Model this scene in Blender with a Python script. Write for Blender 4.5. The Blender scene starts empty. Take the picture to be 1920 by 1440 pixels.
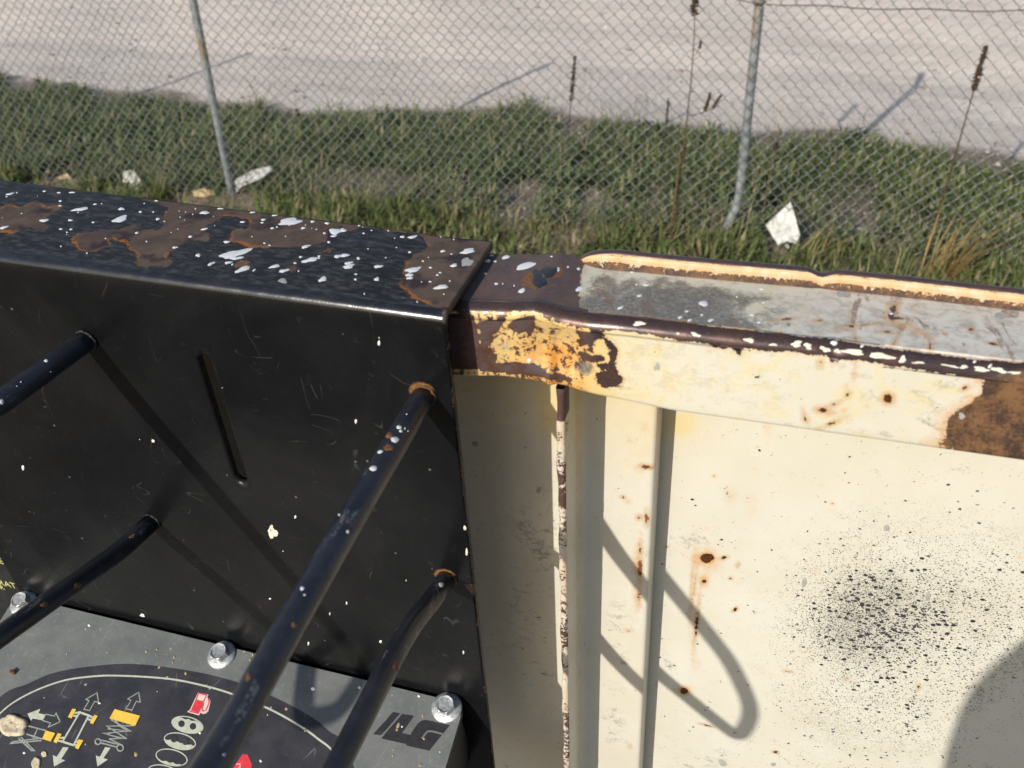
import bpy, bmesh, math, random
import numpy as np
from mathutils import Vector, Matrix, noise as mnoise
from mathutils.bvhtree import BVHTree
from mathutils.geometry import delaunay_2d_cdt

random.seed(7); rng = np.random.default_rng(7)
S = bpy.context.scene
COL = S.collection
R = math.radians

# ------------------------------------------------------------------ camera, sky, sun
# Phone held over the rail: origin at the lens, X along the rail, Y outwards, Z up.
F = 1640.0                       # focal length in pixels of the 1920 px wide photograph
PITCH, YAW, ROLL = R(36.45), R(18.65), R(3.33)
H = 2.40                         # lens height above the ground outside
fw = np.array([-math.sin(YAW) * math.cos(PITCH), math.cos(YAW) * math.cos(PITCH), -math.sin(PITCH)])
r0 = np.array([math.cos(YAW), math.sin(YAW), 0.0]); d0 = np.cross(fw, r0)
rt = math.cos(ROLL) * r0 + math.sin(ROLL) * d0
dn = -math.sin(ROLL) * r0 + math.cos(ROLL) * d0
CM = np.array([rt, dn, fw])
cam = bpy.data.cameras.new('camera'); camo = bpy.data.objects.new('camera', cam); COL.objects.link(camo)
camo.matrix_world = Matrix(((rt[0], -dn[0], -fw[0], 0), (rt[1], -dn[1], -fw[1], 0), (rt[2], -dn[2], -fw[2], 0), (0, 0, 0, 1)))
cam.sensor_width = 36; cam.lens = F / 1920 * 36
cam.clip_start = 0.01; cam.clip_end = 600
cam.dof.use_dof = True; cam.dof.focus_distance = 0.85; cam.dof.aperture_fstop = 9.5
S.camera = camo

LD = Vector((0.36, 1.0, -0.55))                 # direction the sunlight travels
w = bpy.data.worlds.new('World'); S.world = w; w.use_nodes = True
wn = w.node_tree; bg = wn.nodes['Background']
sky = wn.nodes.new('ShaderNodeTexSky'); sky.sky_type = 'NISHITA'; sky.sun_disc = False
sky.sun_elevation = math.atan2(0.55, math.hypot(0.36, 1)); sky.sun_rotation = math.atan2(-0.36, -1.0) % (2 * math.pi)
sky.dust_density = 0.8
wn.links.new(sky.outputs[0], bg.inputs[0]); bg.inputs[1].default_value = 0.135
sun = bpy.data.lights.new('sun', 'SUN'); sun.energy = 4.4; sun.angle = R(0.53); sun.color = (1.0, 0.95, 0.865)
suno = bpy.data.objects.new('sun', sun); COL.objects.link(suno)
suno.rotation_euler = LD.to_track_quat('-Z', 'Y').to_euler(); suno.location = (-3, -8, 6)
vs = S.view_settings; vs.view_transform = 'Standard'; vs.look = 'None'; vs.exposure = 0.14; vs.gamma = 1.0; vs.use_curve_mapping = False

# ------------------------------------------------------------------ measuring helpers
def ray(x, y):
    return CM.T @ np.array([(x - 960) / F, (y - 720) / F, 1.0])
def onY(p, Y):
    v = ray(*p); return v * Y / v[1]
def onZ(p, Z):
    v = ray(*p); return v * Z / v[2]
def crop(x0, y0, k, pts):
    return [(x0 + a / k, y0 + b / k) for a, b in pts]

# ------------------------------------------------------------------ object helpers
def empty(name, loc=(0, 0, 0)):
    o = bpy.data.objects.new(name, None); COL.objects.link(o); o.location = loc; o.empty_display_size = 0.1
    return o
def tag(o, label=None, cat=None, group=None, kind=None):
    for k, v in (('label', label), ('category', cat), ('group', group), ('kind', kind)):
        if v: o[k] = v
    return o
def link(name, me, mat=None, parent=None, smooth=False):
    o = bpy.data.objects.new(name, me); COL.objects.link(o)
    if mat is not None: me.materials.append(mat)
    if parent is not None:
        o.parent = parent; o.matrix_parent_inverse = Matrix.Translation(-Vector(world_loc(parent)))
    if smooth: me.polygons.foreach_set('use_smooth', [True] * len(me.polygons))
    return o
def world_loc(o):
    return Vector(o.location)          # parents are placed in world coordinates throughout
def pymesh(name, verts, faces):
    me = bpy.data.meshes.new(name); me.from_pydata([tuple(map(float, v)) for v in verts], [], faces); me.update(); return me
def npmesh(name, V, Q):
    """Fast mesh from numpy vertices and an (n,k) face array."""
    me = bpy.data.meshes.new(name); V = np.asarray(V, np.float32); Q = np.asarray(Q, np.int32)
    me.vertices.add(len(V)); me.vertices.foreach_set('co', V.ravel())
    n, k = Q.shape
    me.loops.add(n * k); me.loops.foreach_set('vertex_index', Q.ravel())
    me.polygons.add(n); me.polygons.foreach_set('loop_start', np.arange(0, n * k, k, dtype=np.int32))
    me.update(calc_edges=True); return me
def attr(me, name, arr):
    a = me.attributes.new(name, 'FLOAT', 'POINT'); a.data.foreach_set('value', np.asarray(arr, np.float32).ravel())
def bmob(name, bm, mat, parent=None, smooth=False):
    me = bpy.data.meshes.new(name); bmesh.ops.recalc_face_normals(bm, faces=bm.faces); bm.to_mesh(me); bm.free()
    return link(name, me, mat, parent, smooth)
def grid_faces(nu, nv):
    i = np.arange(nu - 1)[:, None] * nv + np.arange(nv - 1)[None, :]
    i = i.ravel(); return np.stack([i, i + 1, i + nv + 1, i + nv], 1)

def poly_sdf(P, poly):
    """Signed distance (inside positive) of points P (n,2) to a closed polygon."""
    poly = np.asarray(poly, float); d = np.full(len(P), 1e9); ins = np.zeros(len(P), bool)
    lo, hi = poly.min(0) - .02, poly.max(0) + .02
    near = np.where(((P > lo) & (P < hi)).all(1))[0]
    out = np.full(len(P), -0.02)
    if len(near) == 0: return out
    p = P[near]; d = np.full(len(p), 1e9); ins = np.zeros(len(p), bool)
    for a, b in zip(poly, np.roll(poly, -1, 0)):
        e = b - a; q = p - a
        t = np.clip((q @ e) / max(e @ e, 1e-12), 0, 1)
        r = q - t[:, None] * e; d = np.minimum(d, np.hypot(r[:, 0], r[:, 1]))
        c = ((a[1] <= p[:, 1]) & (b[1] > p[:, 1])) | ((b[1] <= p[:, 1]) & (a[1] > p[:, 1]))
        with np.errstate(divide='ignore', invalid='ignore'):
            xi = a[0] + (p[:, 1] - a[1]) / (b[1] - a[1] if b[1] != a[1] else 1e-12) * e[0]
        ins ^= c & (p[:, 0] < xi)
    out[near] = np.maximum(np.where(ins, d, -d), -0.02); return out
def ell_sdf(P, c, ax1, ax2):
    """Approximate signed distance to an ellipse with half axes ax1, ax2 (vectors)."""
    A = np.array([ax1, ax2]).T; q = (P - c) @ np.linalg.inv(A).T
    r = np.hypot(q[:, 0], q[:, 1]); m = min(np.hypot(*ax1), np.hypot(*ax2))
    return np.maximum((1 - r) * m, -0.02)

# ------------------------------------------------------------------ shader helpers
class NT:
    def __init__(s, name):
        s.m = bpy.data.materials.new(name); s.m.use_nodes = True; s.t = s.m.node_tree
        s.b = s.t.nodes['Principled BSDF']; s.tc = s.t.nodes.new('ShaderNodeTexCoord')
    def n(s, typ, **kw):
        x = s.t.nodes.new(typ)
        for k, v in kw.items(): setattr(x, k, v)
        return x
    def l(s, a, b):
        if hasattr(a, 'is_output'): s.t.links.new(a, b)
        else:
            try: b.default_value = a
            except Exception: b.default_value = (*a, 1) if len(a) == 3 else a
    def co(s, scale=(1, 1, 1), rot=(0, 0, 0)):
        mp = s.n('ShaderNodeMapping'); s.l(s.tc.outputs['Object'], mp.inputs[0])
        mp.inputs['Scale'].default_value = scale; mp.inputs['Rotation'].default_value = rot; return mp.outputs[0]
    def noise(s, sc, det=4, ro=.6, vec=None, dist=0):
        x = s.n('ShaderNodeTexNoise'); s.l(vec if vec is not None else s.tc.outputs['Object'], x.inputs['Vector'])
        x.inputs['Scale'].default_value = sc; x.inputs['Detail'].default_value = det; x.inputs['Roughness'].default_value = ro
        x.inputs['Distortion'].default_value = dist; return x.outputs['Fac']
    def vor(s, sc, feat='F1', vec=None, rnd=1):
        x = s.n('ShaderNodeTexVoronoi', feature=feat); s.l(vec if vec is not None else s.tc.outputs['Object'], x.inputs['Vector'])
        x.inputs['Scale'].default_value = sc; x.inputs['Randomness'].default_value = rnd
        return x
    def a(s, name):
        x = s.n('ShaderNodeAttribute'); x.attribute_name = name; return x.outputs['Fac']
    def f(s, op, a, b=0.0, c=None, clamp=False):
        x = s.n('ShaderNodeMath', operation=op, use_clamp=clamp); s.l(a, x.inputs[0]); s.l(b, x.inputs[1])
        if c is not None: s.l(c, x.inputs[2])
        return x.outputs[0]
    def ss(s, v, lo, hi, o0=0.0, o1=1.0):
        x = s.n('ShaderNodeMapRange', interpolation_type='SMOOTHSTEP'); s.l(v, x.inputs[0])
        for i, q in enumerate((lo, hi, o0, o1)): s.l(q, x.inputs[i + 1])
        return x.outputs[0]
    def mix(s, fac, a, b, mode='MIX'):
        x = s.n('ShaderNodeMix', data_type='RGBA', blend_type=mode); s.l(fac, x.inputs[0]); s.l(a, x.inputs[6]); s.l(b, x.inputs[7]); return x.outputs[2]
    def bump(s, h, st=.3, dist=.001, prev=None):
        x = s.n('ShaderNodeBump'); s.l(h, x.inputs['Height']); x.inputs['Strength'].default_value = st; x.inputs['Distance'].default_value = dist
        if prev is not None: s.l(prev, x.inputs['Normal'])
        return x.outputs[0]
    def done(s, col, rough=.5, nrm=None, metal=0.0, spec=.5):
        s.l(col, s.b.inputs['Base Color']); s.l(rough, s.b.inputs['Roughness']); s.l(metal, s.b.inputs['Metallic'])
        s.b.inputs['Specular IOR Level'].default_value = spec
        if nrm is not None: s.l(nrm, s.b.inputs['Normal'])
        return s.m

def sub(t, v, k): return t.f('MULTIPLY', t.f('SUBTRACT', v, .5), k)

def mat_black():
    """Dark navy-black paint on sheet steel; 'rust' is the distance into flaked patches (m)."""
    t = NT('black_paint')
    n1 = t.noise(55, 6, .65); n2 = t.noise(420, 3, .6); n3 = t.noise(9, 4, .6); n4 = t.noise(1500, 2, .5)
    nf = t.noise(170, 5, .7)
    sd = t.f('ADD', t.a('rust'), t.f('ADD', sub(t, n1, .011), t.f('ADD', sub(t, nf, .007), sub(t, n2, .003))))
    mask = t.ss(sd, -.0001, .0002)
    rim = t.ss(t.f('ADD', sd, t.f('ADD', sub(t, n2, .003), sub(t, t.noise(40, 3), .012))), .0034, .0012)
    top = t.a('top')
    # paint: faint dust, scuffs and hairline scratches
    paint = t.mix(t.ss(n3, .35, .75), (.0045, .0048, .0055), (.0080, .0083, .0090))
    paint = t.mix(t.f('MULTIPLY', top, .8), paint, (.0175, .0165, .0170))
    dust = t.f('MULTIPLY', t.ss(n1, .52, .8), t.ss(n2, .45, .7)); paint = t.mix(t.f('MULTIPLY', dust, t.f('ADD', .07, t.f('MULTIPLY', top, .6))), paint, (.06, .058, .054))
    paint = t.mix(t.f('MULTIPLY', t.f('MULTIPLY', top, t.ss(t.noise(240, 5, .75, t.co((.4, 1, 1), (0, 0, .5))), .44, .68)), .6), paint, (.095, .087, .082))
    paint = t.mix(t.f('MULTIPLY', t.ss(n4, .62, .8), t.f('ADD', .04, t.f('MULTIPLY', top, .4))), paint, (.075, .072, .07))
    def hair(sc, vec, w):
        q = t.noise(sc, 1.2, .45, vec); return t.ss(t.f('ABSOLUTE', t.f('SUBTRACT', q, .5)), w, w * .35)
    g1 = t.ss(t.noise(22, 3, .6), .56, .64); g2 = t.ss(t.noise(31, 3, .6, t.co((1, 1, 1), (.5, .9, .5))), .57, .64); g3 = t.ss(t.noise(75, 2, .5, t.co((1, 1, 1), (1.5, .2, .5))), .60, .66)
    scr = t.f('MULTIPLY', hair(30, t.co((1, 1, .35), (0, .7, 0)), .0045), g1)
    scr = t.f('MAXIMUM', scr, t.f('MULTIPLY', hair(36, t.co((.3, 1, 1), (0, -.35, 0)), .005), g2))
    scr = t.f('MAXIMUM', scr, t.f('MULTIPLY', t.f('MULTIPLY', hair(110, t.co((1, 1, 1), (0, 1.9, 0)), .012), g3), .5))
    paint = t.mix(t.f('MULTIPLY', scr, .15), paint, (.16, .155, .145))
    paint = t.mix(t.f('MULTIPLY', t.ss(t.noise(5, 5, .65, None, 1.0), .52, .74), .10), paint, (.05, .05, .05))
    fl = t.vor(95); sc = t.n('ShaderNodeSeparateColor'); t.l(fl.outputs['Color'], sc.inputs[0])
    fleck = t.f('MULTIPLY', t.ss(fl.outputs['Distance'], .13, .08), t.f('GREATER_THAN', sc.outputs[0], .93))
    paint = t.mix(t.f('MULTIPLY', fleck, .45), paint, (.2, .19, .16))
    rust = t.mix(t.ss(n1, .3, .7), (.064, .045, .037), (.115, .080, .060))
    rust = t.mix(t.ss(n2, .5, .85), rust, (.13, .075, .045))
    rust = t.mix(t.f('MULTIPLY', t.ss(n4, .58, .75), .4), rust, (.16, .12, .095))
    rust = t.mix(t.ss(t.noise(30, 3), .52, .66), rust, (.035, .026, .028))
    rimc = t.mix(n2, (.20, .070, .016), (.40, .155, .035))
    rimg = t.ss(t.noise(26, 3, .6), .47, .58)
    rust = t.mix(t.f('MULTIPLY', rim, t.f('MULTIPLY', rimg, t.ss(n2, .3, .6, .35, .95))), rust, rimc)
    rust = t.mix(t.f('MULTIPLY', t.ss(t.f('ABSOLUTE', t.f('SUBTRACT', sd, .0006)), .0006, .0), t.ss(t.noise(33, 3), .45, .55)), rust, (.012, .010, .010))  # broken dark line inside the flake edges: their shadow put into the colour
    weld = t.a('weld'); halo = t.ss(t.f('ADD', weld, sub(t, n2, .5)), .35, .9)
    paint = t.mix(halo, paint, t.mix(n2, (.12, .052, .016), (.27, .14, .05)))
    col = t.mix(mask, paint, rust)
    h = t.f('ADD', t.f('MULTIPLY', mask, -1.0), t.f('ADD', t.f('MULTIPLY', n2, .10), t.f('MULTIPLY', t.f('MULTIPLY', mask, n1), .3)))
    nb = t.bump(h, .55, .0012, t.bump(n3, .10, .01))
    rough = t.f('ADD', t.f('MULTIPLY', mask, .28), t.f('ADD', t.f('MULTIPLY', top, .16), t.ss(n1, .2, .8, .22, .36)))
    fo = t.a('fold'); rough = t.f('SUBTRACT', rough, t.f('MULTIPLY', fo, .07))
    m_ = t.done(col, rough, nb, 0, .12); t.l(t.f('ADD', .11, t.f('MULTIPLY', fo, .6)), t.b.inputs['Specular IOR Level']); return m_

def mat_bar():
    t = NT('black_bar_paint')
    n1 = t.noise(70, 6, .65); n2 = t.noise(500, 3); n3 = t.noise(24, 3)
    p = t.mix(t.ss(n3, .3, .7), (.010, .011, .016), (.020, .021, .028))
    p = t.mix(t.f('MULTIPLY', t.f('MULTIPLY', t.ss(n1, .55, .75), t.ss(n2, .4, .7)), .5), p, (.10, .105, .12))
    q = t.noise(60, 3, .6, t.co((1, .28, 1), (0, 0, .12))); p = t.mix(t.f('MULTIPLY', t.f('MULTIPLY', t.ss(q, .60, .68), t.ss(n2, .40, .58)), .65), p, (.15, .152, .16)); p = t.mix(t.f('MULTIPLY', t.ss(t.noise(900, 2), .58, .72), .25), p, (.10, .095, .09))
    chip = t.ss(t.f('ADD', n1, sub(t, n2, .1)), .705, .715)
    p = t.mix(chip, p, t.mix(n2, (.16, .055, .022), (.10, .06, .05)))
    return t.done(p, t.ss(n1, .3, .8, .30, .5), t.bump(t.f('ADD', t.f('MULTIPLY', n2, .3), t.f('MULTIPLY', chip, -.5)), .35, .0006))

def mat_cream(name='cream_paint', bare=(.062, .045, .047), bare2=(.105, .060, .046)):
    """Cream paint over steel, worn by attributes painted on the vertices."""
    t = NT(name)
    n1 = t.noise(75, 6, .68); n2 = t.noise(420, 4, .6); n3 = t.noise(14, 4, .6); n4 = t.noise(1400, 2)
    ns = t.noise(95, 6, .72, t.co((.8, 1, 1.15), (0, .6, 0)), .6)
    base = t.mix(t.ss(n3, .3, .7), (.54, .508, .415), (.57, .545, .465))
    base = t.mix(t.f('MULTIPLY', t.ss(n1, .5, .8), .10), base, (.48, .43, .33))
    ww = t.a('wear'); base = t.mix(t.f('MULTIPLY', ww, t.ss(t.noise(42, 5, .7, None, 1.2), .5, .58)), base, (.57, .50, .32))
    tint = t.f('ADD', t.a('tint'), t.f('MULTIPLY', sub(t, n1, .5), t.ss(t.a('tint'), 0, .2)), clamp=True)
    base = t.mix(tint, base, (.60, .465, .195))
    om = t.f('MULTIPLY', t.a('orange'), t.ss(n1, .2, .62)); base = t.mix(om, base, (.58, .25, .045))
    # grey mottling of the scoured top
    g = t.ss(t.f('ADD', t.a('grey'), t.f('ADD', t.f('ADD', sub(t, n1, 1.0), sub(t, t.noise(28, 4, .6), 1.7)), sub(t, n2, .7))), .30, .74)
    gc = t.mix(t.ss(n2, .45, .62), (.085, .078, .068), (.19, .17, .135)); gc = t.mix(t.ss(n4, .6, .7), gc, (.42, .38, .29))
    base = t.mix(t.f('MULTIPLY', g, .92), base, gc)
    cool = t.a('cool'); base = t.mix(cool, base, t.mix(t.ss(ns, .40, .62), (.60, .555, .485), (.44, .385, .315)))
    scf = t.f('MULTIPLY', t.ss(t.noise(60, 4, .65, t.co((1, .35, 1), (0, 0, .7)), 1.0), .57, .64), t.ss(n2, .3, .55)); base = t.mix(t.f('MULTIPLY', t.f('MULTIPLY', scf, t.f('MAXIMUM', cool, t.a('grey'))), .9), base, (.17, .095, .06))
    # smudges
    sm = t.f('MULTIPLY', t.a('smudge'), t.ss(t.f('ADD', t.f('ADD', ns, sub(t, n3, .5)), sub(t, n2, .35)), .50, .68)); base = t.mix(t.f('MULTIPLY', sm, .8), base, (.235, .215, .18))
    # sprayed black specks, denser where 'speck' is high
    sp = t.f('MULTIPLY', t.a('speck'), t.f('ADD', .25, t.f('MULTIPLY', t.noise(48, 5, .7, t.co((.8, 1, 1.2), (0, .5, 0)), .8), 1.5)))
    for scl, off, k in ((200, 0, .85), (420, 3, .95), (1000, 7, .85), (1900, 11, .85)):
        v = t.vor(scl, 'F1', t.co((.9, 1, 1.12), (0, .3 + off * .02, 0))); c = t.n('ShaderNodeSeparateColor'); t.l(v.outputs['Color'], c.inputs[0])
        rad = t.f('MULTIPLY', t.f('GREATER_THAN', t.f('ADD', sp, sub(t, n1, .9 if scl > 300 else .4)), t.f('ADD', c.outputs[0], .26 if scl < 300 else .08)), t.f('MULTIPLY', t.f('POWER', c.outputs[1], 1.25), .72 * k))
        base = t.mix(t.ss(v.outputs['Distance'], rad, t.f('SUBTRACT', rad, .09)), base, (.022, .021, .024))
    base = t.mix(t.f('MULTIPLY', t.ss(t.f('ADD', sp, sub(t, ns, .5)), .25, 1.3), .14), base, (.13, .127, .125))
    # stray specks and rust dots
    v = t.vor(62); c = t.n('ShaderNodeSeparateColor'); t.l(v.outputs['Color'], c.inputs[0])
    dot = t.f('MULTIPLY', t.ss(v.outputs['Distance'], .062, .03), t.f('GREATER_THAN', c.outputs[0], .84))
    hal = t.f('MULTIPLY', t.ss(v.outputs['Distance'], .26, .03), t.f('GREATER_THAN', c.outputs[0], .93))
    base = t.mix(t.f('MULTIPLY', hal, .42), base, (.60, .30, .09))
    base = t.mix(dot, base, t.mix(t.f('GREATER_THAN', c.outputs[1], .5), (.06, .055, .05), (.26, .10, .03)))
    # orange run-off
    st = t.f('MULTIPLY', t.a('stain'), t.ss(t.f('ADD', n1, sub(t, n2, .3)), .25, .62)); base = t.mix(st, base, t.mix(n2, (.42, .155, .028), (.62, .36, .12)))
    # bare rusty steel
    nq = t.noise(210, 6, .75, None, .8)
    sd = t.f('ADD', t.a('brown'), t.f('ADD', sub(t, n1, .006), t.f('ADD', sub(t, nq, .0075), sub(t, n2, .002))))
    spot = t.f('ADD', t.a('spot'), t.f('ADD', sub(t, t.noise(190, 5, .7), .0052), sub(t, n2, .0016)))
    chip = t.f('SUBTRACT', t.f('ADD', t.a('chip'), t.f('ADD', sub(t, n1, .7), t.f('ADD', sub(t, nq, 1.1), sub(t, n2, .35)))), .55)
    mask = t.f('MAXIMUM', t.f('MAXIMUM', t.ss(sd, -.0001, .0003), t.ss(spot, -.0001, .0005)), t.ss(chip, 0, .03))
    base = t.mix(t.f('MULTIPLY', t.ss(spot, -.0034, .0006), .6), base, (.42, .235, .075))
    halo = t.ss(sd, -.0035, 0); base = t.mix(t.f('MULTIPLY', halo, .35), base, (.50, .27, .09))
    br = t.mix(t.ss(n1, .3, .7), bare, bare2); br = t.mix(t.ss(n2, .52, .8), br, (.135, .095, .085)); br = t.mix(t.f('MULTIPLY', t.a('scale'), t.ss(n1, .35, .6)), br, t.mix(n2, (.030, .014, .010), (.085, .030, .014)))
    oc = t.a('ochre'); br = t.mix(oc, br, t.mix(t.ss(t.f('ADD', n1, sub(t, n2, .6)), .35, .65), (.042, .021, .012), (.165, .080, .030)))
    br = t.mix(t.ss(spot, -.0001, .0003), br, t.mix(t.ss(n2, .35, .6), (.055, .022, .012), (.19, .068, .020)))
    col = t.mix(mask, base, br)
    h = t.f('ADD', t.f('MULTIPLY', mask, -.6), t.f('ADD', t.f('MULTIPLY', n2, .12), t.f('MULTIPLY', n3, .5)))
    rough = t.f('ADD', t.ss(n1, .2, .8, .42, .56), t.f('MULTIPLY', mask, t.f('ADD', -.24, t.f('MULTIPLY', t.f('MAXIMUM', t.f('MAXIMUM', oc, t.a('matte')), t.a('scale')), .5))))
    return t.done(col, rough, t.bump(h, .45, .0009), t.f('MULTIPLY', mask, t.f('SUBTRACT', .55, t.f('MULTIPLY', t.f('MAXIMUM', t.f('MAXIMUM', oc, t.a('matte')), t.a('scale')), .55))))

def mat_plain(name, col, rough=.5, var=.15, sc=80, bump=.2, metal=0.0, spec=.5):
    t = NT(name); n = t.noise(sc, 5, .65); n2 = t.noise(sc * 8, 2)
    c = t.mix(t.ss(n, .3, .7), tuple(v * (1 - var) for v in col), tuple(min(1, v * (1 + var)) for v in col))
    c = t.mix(t.f('MULTIPLY', t.ss(n2, .5, .8), var), c, tuple(v * .6 for v in col))
    return t.done(c, rough, t.bump(n2, bump, .001), metal, spec)

def mat_console(name, c0, c1):
    t = NT(name); n1 = t.noise(30, 5, .65); n2 = t.noise(260, 4, .65); n4 = t.noise(1300, 2)
    c = t.mix(t.ss(n1, .3, .7), c0, c1)
    c = t.mix(t.f('MULTIPLY', t.ss(n2, .55, .75), .35), c, tuple(v * 2.0 for v in c1))
    c = t.mix(t.f('MULTIPLY', t.ss(n4, .62, .75), .4), c, tuple(v * 2.6 for v in c1))
    v = t.vor(60); s = t.n('ShaderNodeSeparateColor'); t.l(v.outputs['Color'], s.inputs[0])
    fl = t.f('MULTIPLY', t.ss(v.outputs['Distance'], .10, .05), t.f('GREATER_THAN', s.outputs[0], .62))
    c = t.mix(t.f('MULTIPLY', fl, .8), c, (.40, .37, .25))
    ln = t.vor(9, 'DISTANCE_TO_EDGE', t.co((2.2, 1, 1), (0, 0, .6))).outputs[0]
    c = t.mix(t.f('MULTIPLY', t.f('MULTIPLY', t.ss(ln, .010, .003), t.ss(n1, .5, .6)), .35), c, (.25, .25, .25))
    return t.done(c, t.ss(n1, .3, .7, .42, .6), t.bump(n2, .12, .0008))

def mat_ground():
    t = NT('gravel_ground')
    n1 = t.noise(.55, 5, .6); n2 = t.noise(3.2, 6, .7, t.co((.55, 1.5, 1), (0, 0, .03))); n3 = t.noise(38, 4, .65); n4 = t.noise(160, 2)
    tr = t.noise(.9, 4, .6, t.co((.12, 1.6, 1), (0, 0, .035)))
    c = t.mix(t.ss(n2, .3, .7), (.665, .55, .455), (.80, .68, .57)); c = t.mix(t.f('MULTIPLY', t.ss(tr, .5, .64), .5), c, (.575, .485, .40))
    c = t.mix(t.f('MULTIPLY', t.ss(n1, .5, .7), .35), c, (.59, .505, .425))
    c = t.mix(t.f('MULTIPLY', t.ss(n3, .54, .70), .6), c, (.27, .24, .21)); c = t.mix(t.f('MULTIPLY', t.ss(n3, .42, .25), .35), c, (.66, .62, .56))
    dirt = t.ss(t.f('ADD', t.a('dirt'), sub(t, n2, .8)), .25, .65)
    dc = t.mix(t.ss(n3, .35, .65), (.16, .122, .084), (.30, .238, .17))
    c = t.mix(dirt, c, dc)
    v = t.vor(24); s = t.n('ShaderNodeSeparateColor'); t.l(v.outputs['Color'], s.inputs[0])
    c = t.mix(t.f('MULTIPLY', t.ss(v.outputs['Distance'], .30, .2), t.f('GREATER_THAN', s.outputs[0], .88)), c, t.mix(s.outputs[1], (.22, .20, .175), (.66, .63, .58)))
    return t.done(c, .92, t.bump(t.f('ADD', n3, t.f('MULTIPLY', n4, .4)), .6, .02), 0, .2)

def mat_leaf(name, stops, rough=.6, spec=.3):
    t = NT(name); x = t.n('ShaderNodeValToRGB'); t.l(t.a('tone'), x.inputs[0])
    while len(x.color_ramp.elements) < len(stops): x.color_ramp.elements.new(.5)
    for e, (p, c) in zip(x.color_ramp.elements, stops): e.position = p; e.color = (*c, 1)
    t.done(x.outputs[0], rough, None, 0, spec)
    tr = t.n('ShaderNodeBsdfTranslucent'); t.l(x.outputs[0], tr.inputs[0]); mx = t.n('ShaderNodeMixShader'); mx.inputs[0].default_value = .25
    out = t.t.nodes['Material Output']; t.l(t.b.outputs[0], mx.inputs[1]); t.l(tr.outputs[0], mx.inputs[2]); t.l(mx.outputs[0], out.inputs[0]); return t.m

def mat_galv():
    t = NT('galvanised_steel'); n = t.noise(14, 4, .6, t.co((1, 1, .5))); n2 = t.noise(120, 4); n3 = t.noise(3, 3, .6, t.co((1, 1, .5)))
    c = t.mix(t.ss(n, .3, .7), (.20, .215, .22), (.33, .345, .34)); c = t.mix(t.ss(n3, .57, .66), c, t.mix(n2, (.26, .17, .09), (.33, .27, .19)))
    c = t.mix(t.f('MULTIPLY', t.ss(n2, .58, .7), .2), c, (.12, .12, .115))
    return t.done(c, .5, t.bump(n2, .2, .001), .35)

MB = mat_black(); MBAR = mat_bar(); MC = mat_cream()
M_WHITE = mat_plain('white_paint_splash', (.66, .66, .64), .45, .06, 300, .25)
M_CREAMCHIP = mat_plain('cream_paint_remnant', (.70, .64, .50), .5, .15, 260, .3)
M_GREYSPLASH = mat_plain('grey_paint_splash', (.34, .33, .30), .5, .15, 260, .25)
M_BLUE = mat_plain('pale_blue_splash', (.42, .55, .68), .5, .1, 300, .25)
M_RUST = mat_plain('rusty_weld', (.17, .072, .024), .8, .45, 300, .7)
M_DARKRUST = mat_plain('dark_weld', (.022, .019, .017), .6, .4, 300, .6)
M_ZINC = mat_plain('zinc_bolt', (.50, .50, .49), .42, .35, 260, .35, .75)
M_GALV = mat_galv()
M_WIRE = mat_plain('galvanised_wire', (.27, .28, .265), .45, .3, 40, .2, .6)
M_OLDWIRE = mat_plain('rusty_wire', (.085, .075, .068), .6, .3, 60, .3, .3)
M_CONS = mat_console('console_face', (.112, .118, .114), (.145, .150, .142))
M_OVAL = mat_console('console_oval_print', (.020, .019, .024), (.032, .030, .036))
M_PRINT = mat_plain('pale_print', (.44, .46, .36), .5, .12, 200, .1)
M_LINE = mat_plain('grey_print', (.27, .29, .25), .5, .2, 200, .1)
M_YELLOW = mat_plain('yellow_print', (.74, .46, .055), .5, .12, 160, .1)
M_RED = mat_plain('red_print', (.62, .035, .05), .5, .12, 160, .1)
M_PINK = mat_plain('pale_pink_print', (.66, .50, .44), .5, .1, 160, .1)
M_DARKPRINT = mat_plain('dark_print', (.020, .019, .022), .5, .3, 160, .1)
M_SIDE = mat_plain('console_side_rubber', (.026, .024, .021), .6, .35, 220, .6)
M_DECK = mat_plain('worn_deck_steel', (.09, .085, .08), .6, .35, 20, .5, .2)
MGND = mat_ground()

# ------------------------------------------------------------------ ground outside the fence
FY = 1.960 * H                                        # the fence line
def gz(x, y):
    x = np.asarray(x, float); y = np.asarray(y, float)
    t = np.clip((y - FY - .25) / 1.7, 0, 1); t = t * t * (3 - 2 * t)
    return -H - .12 * t + .025 * np.sin(x * .9 + 1.0 + y * .35) * t + .015 * np.sin(x * 2.3 + y * 1.7)
def veg_edge(x):                                      # outer edge of the weeds
    x = np.asarray(x, float)
    return H * (2.66 - .035 * x / H) + .10 * np.sin(x * 2.1 + .5) + .13 * np.sin(x * .83 + 2) + .05 * np.sin(x * 5.3)
xs = np.concatenate([np.linspace(-60, -14, 24), np.arange(-13.5, 9, .12), np.linspace(9.5, 60, 24)])
ys = np.concatenate([np.linspace(-40, 1, 16), np.arange(1.2, 14, .10), np.linspace(14.5, 90, 30)])
X, Y = np.meshgrid(xs, ys, indexing='ij')
Zg = gz(X, Y) + np.where((Y > 1) & (Y < 14) & (X > -14) & (X < 9), rng.normal(0, .004, X.shape), 0)
me = npmesh('ground', np.stack([X, Y, Zg], -1).reshape(-1, 3), grid_faces(len(xs), len(ys))[:, ::-1])
attr(me, 'dirt', (1 - np.clip((Y - veg_edge(X) - .05) / .55, 0, 1)).ravel())
tag(link('ground', me, MGND, None, True), kind='structure')

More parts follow.
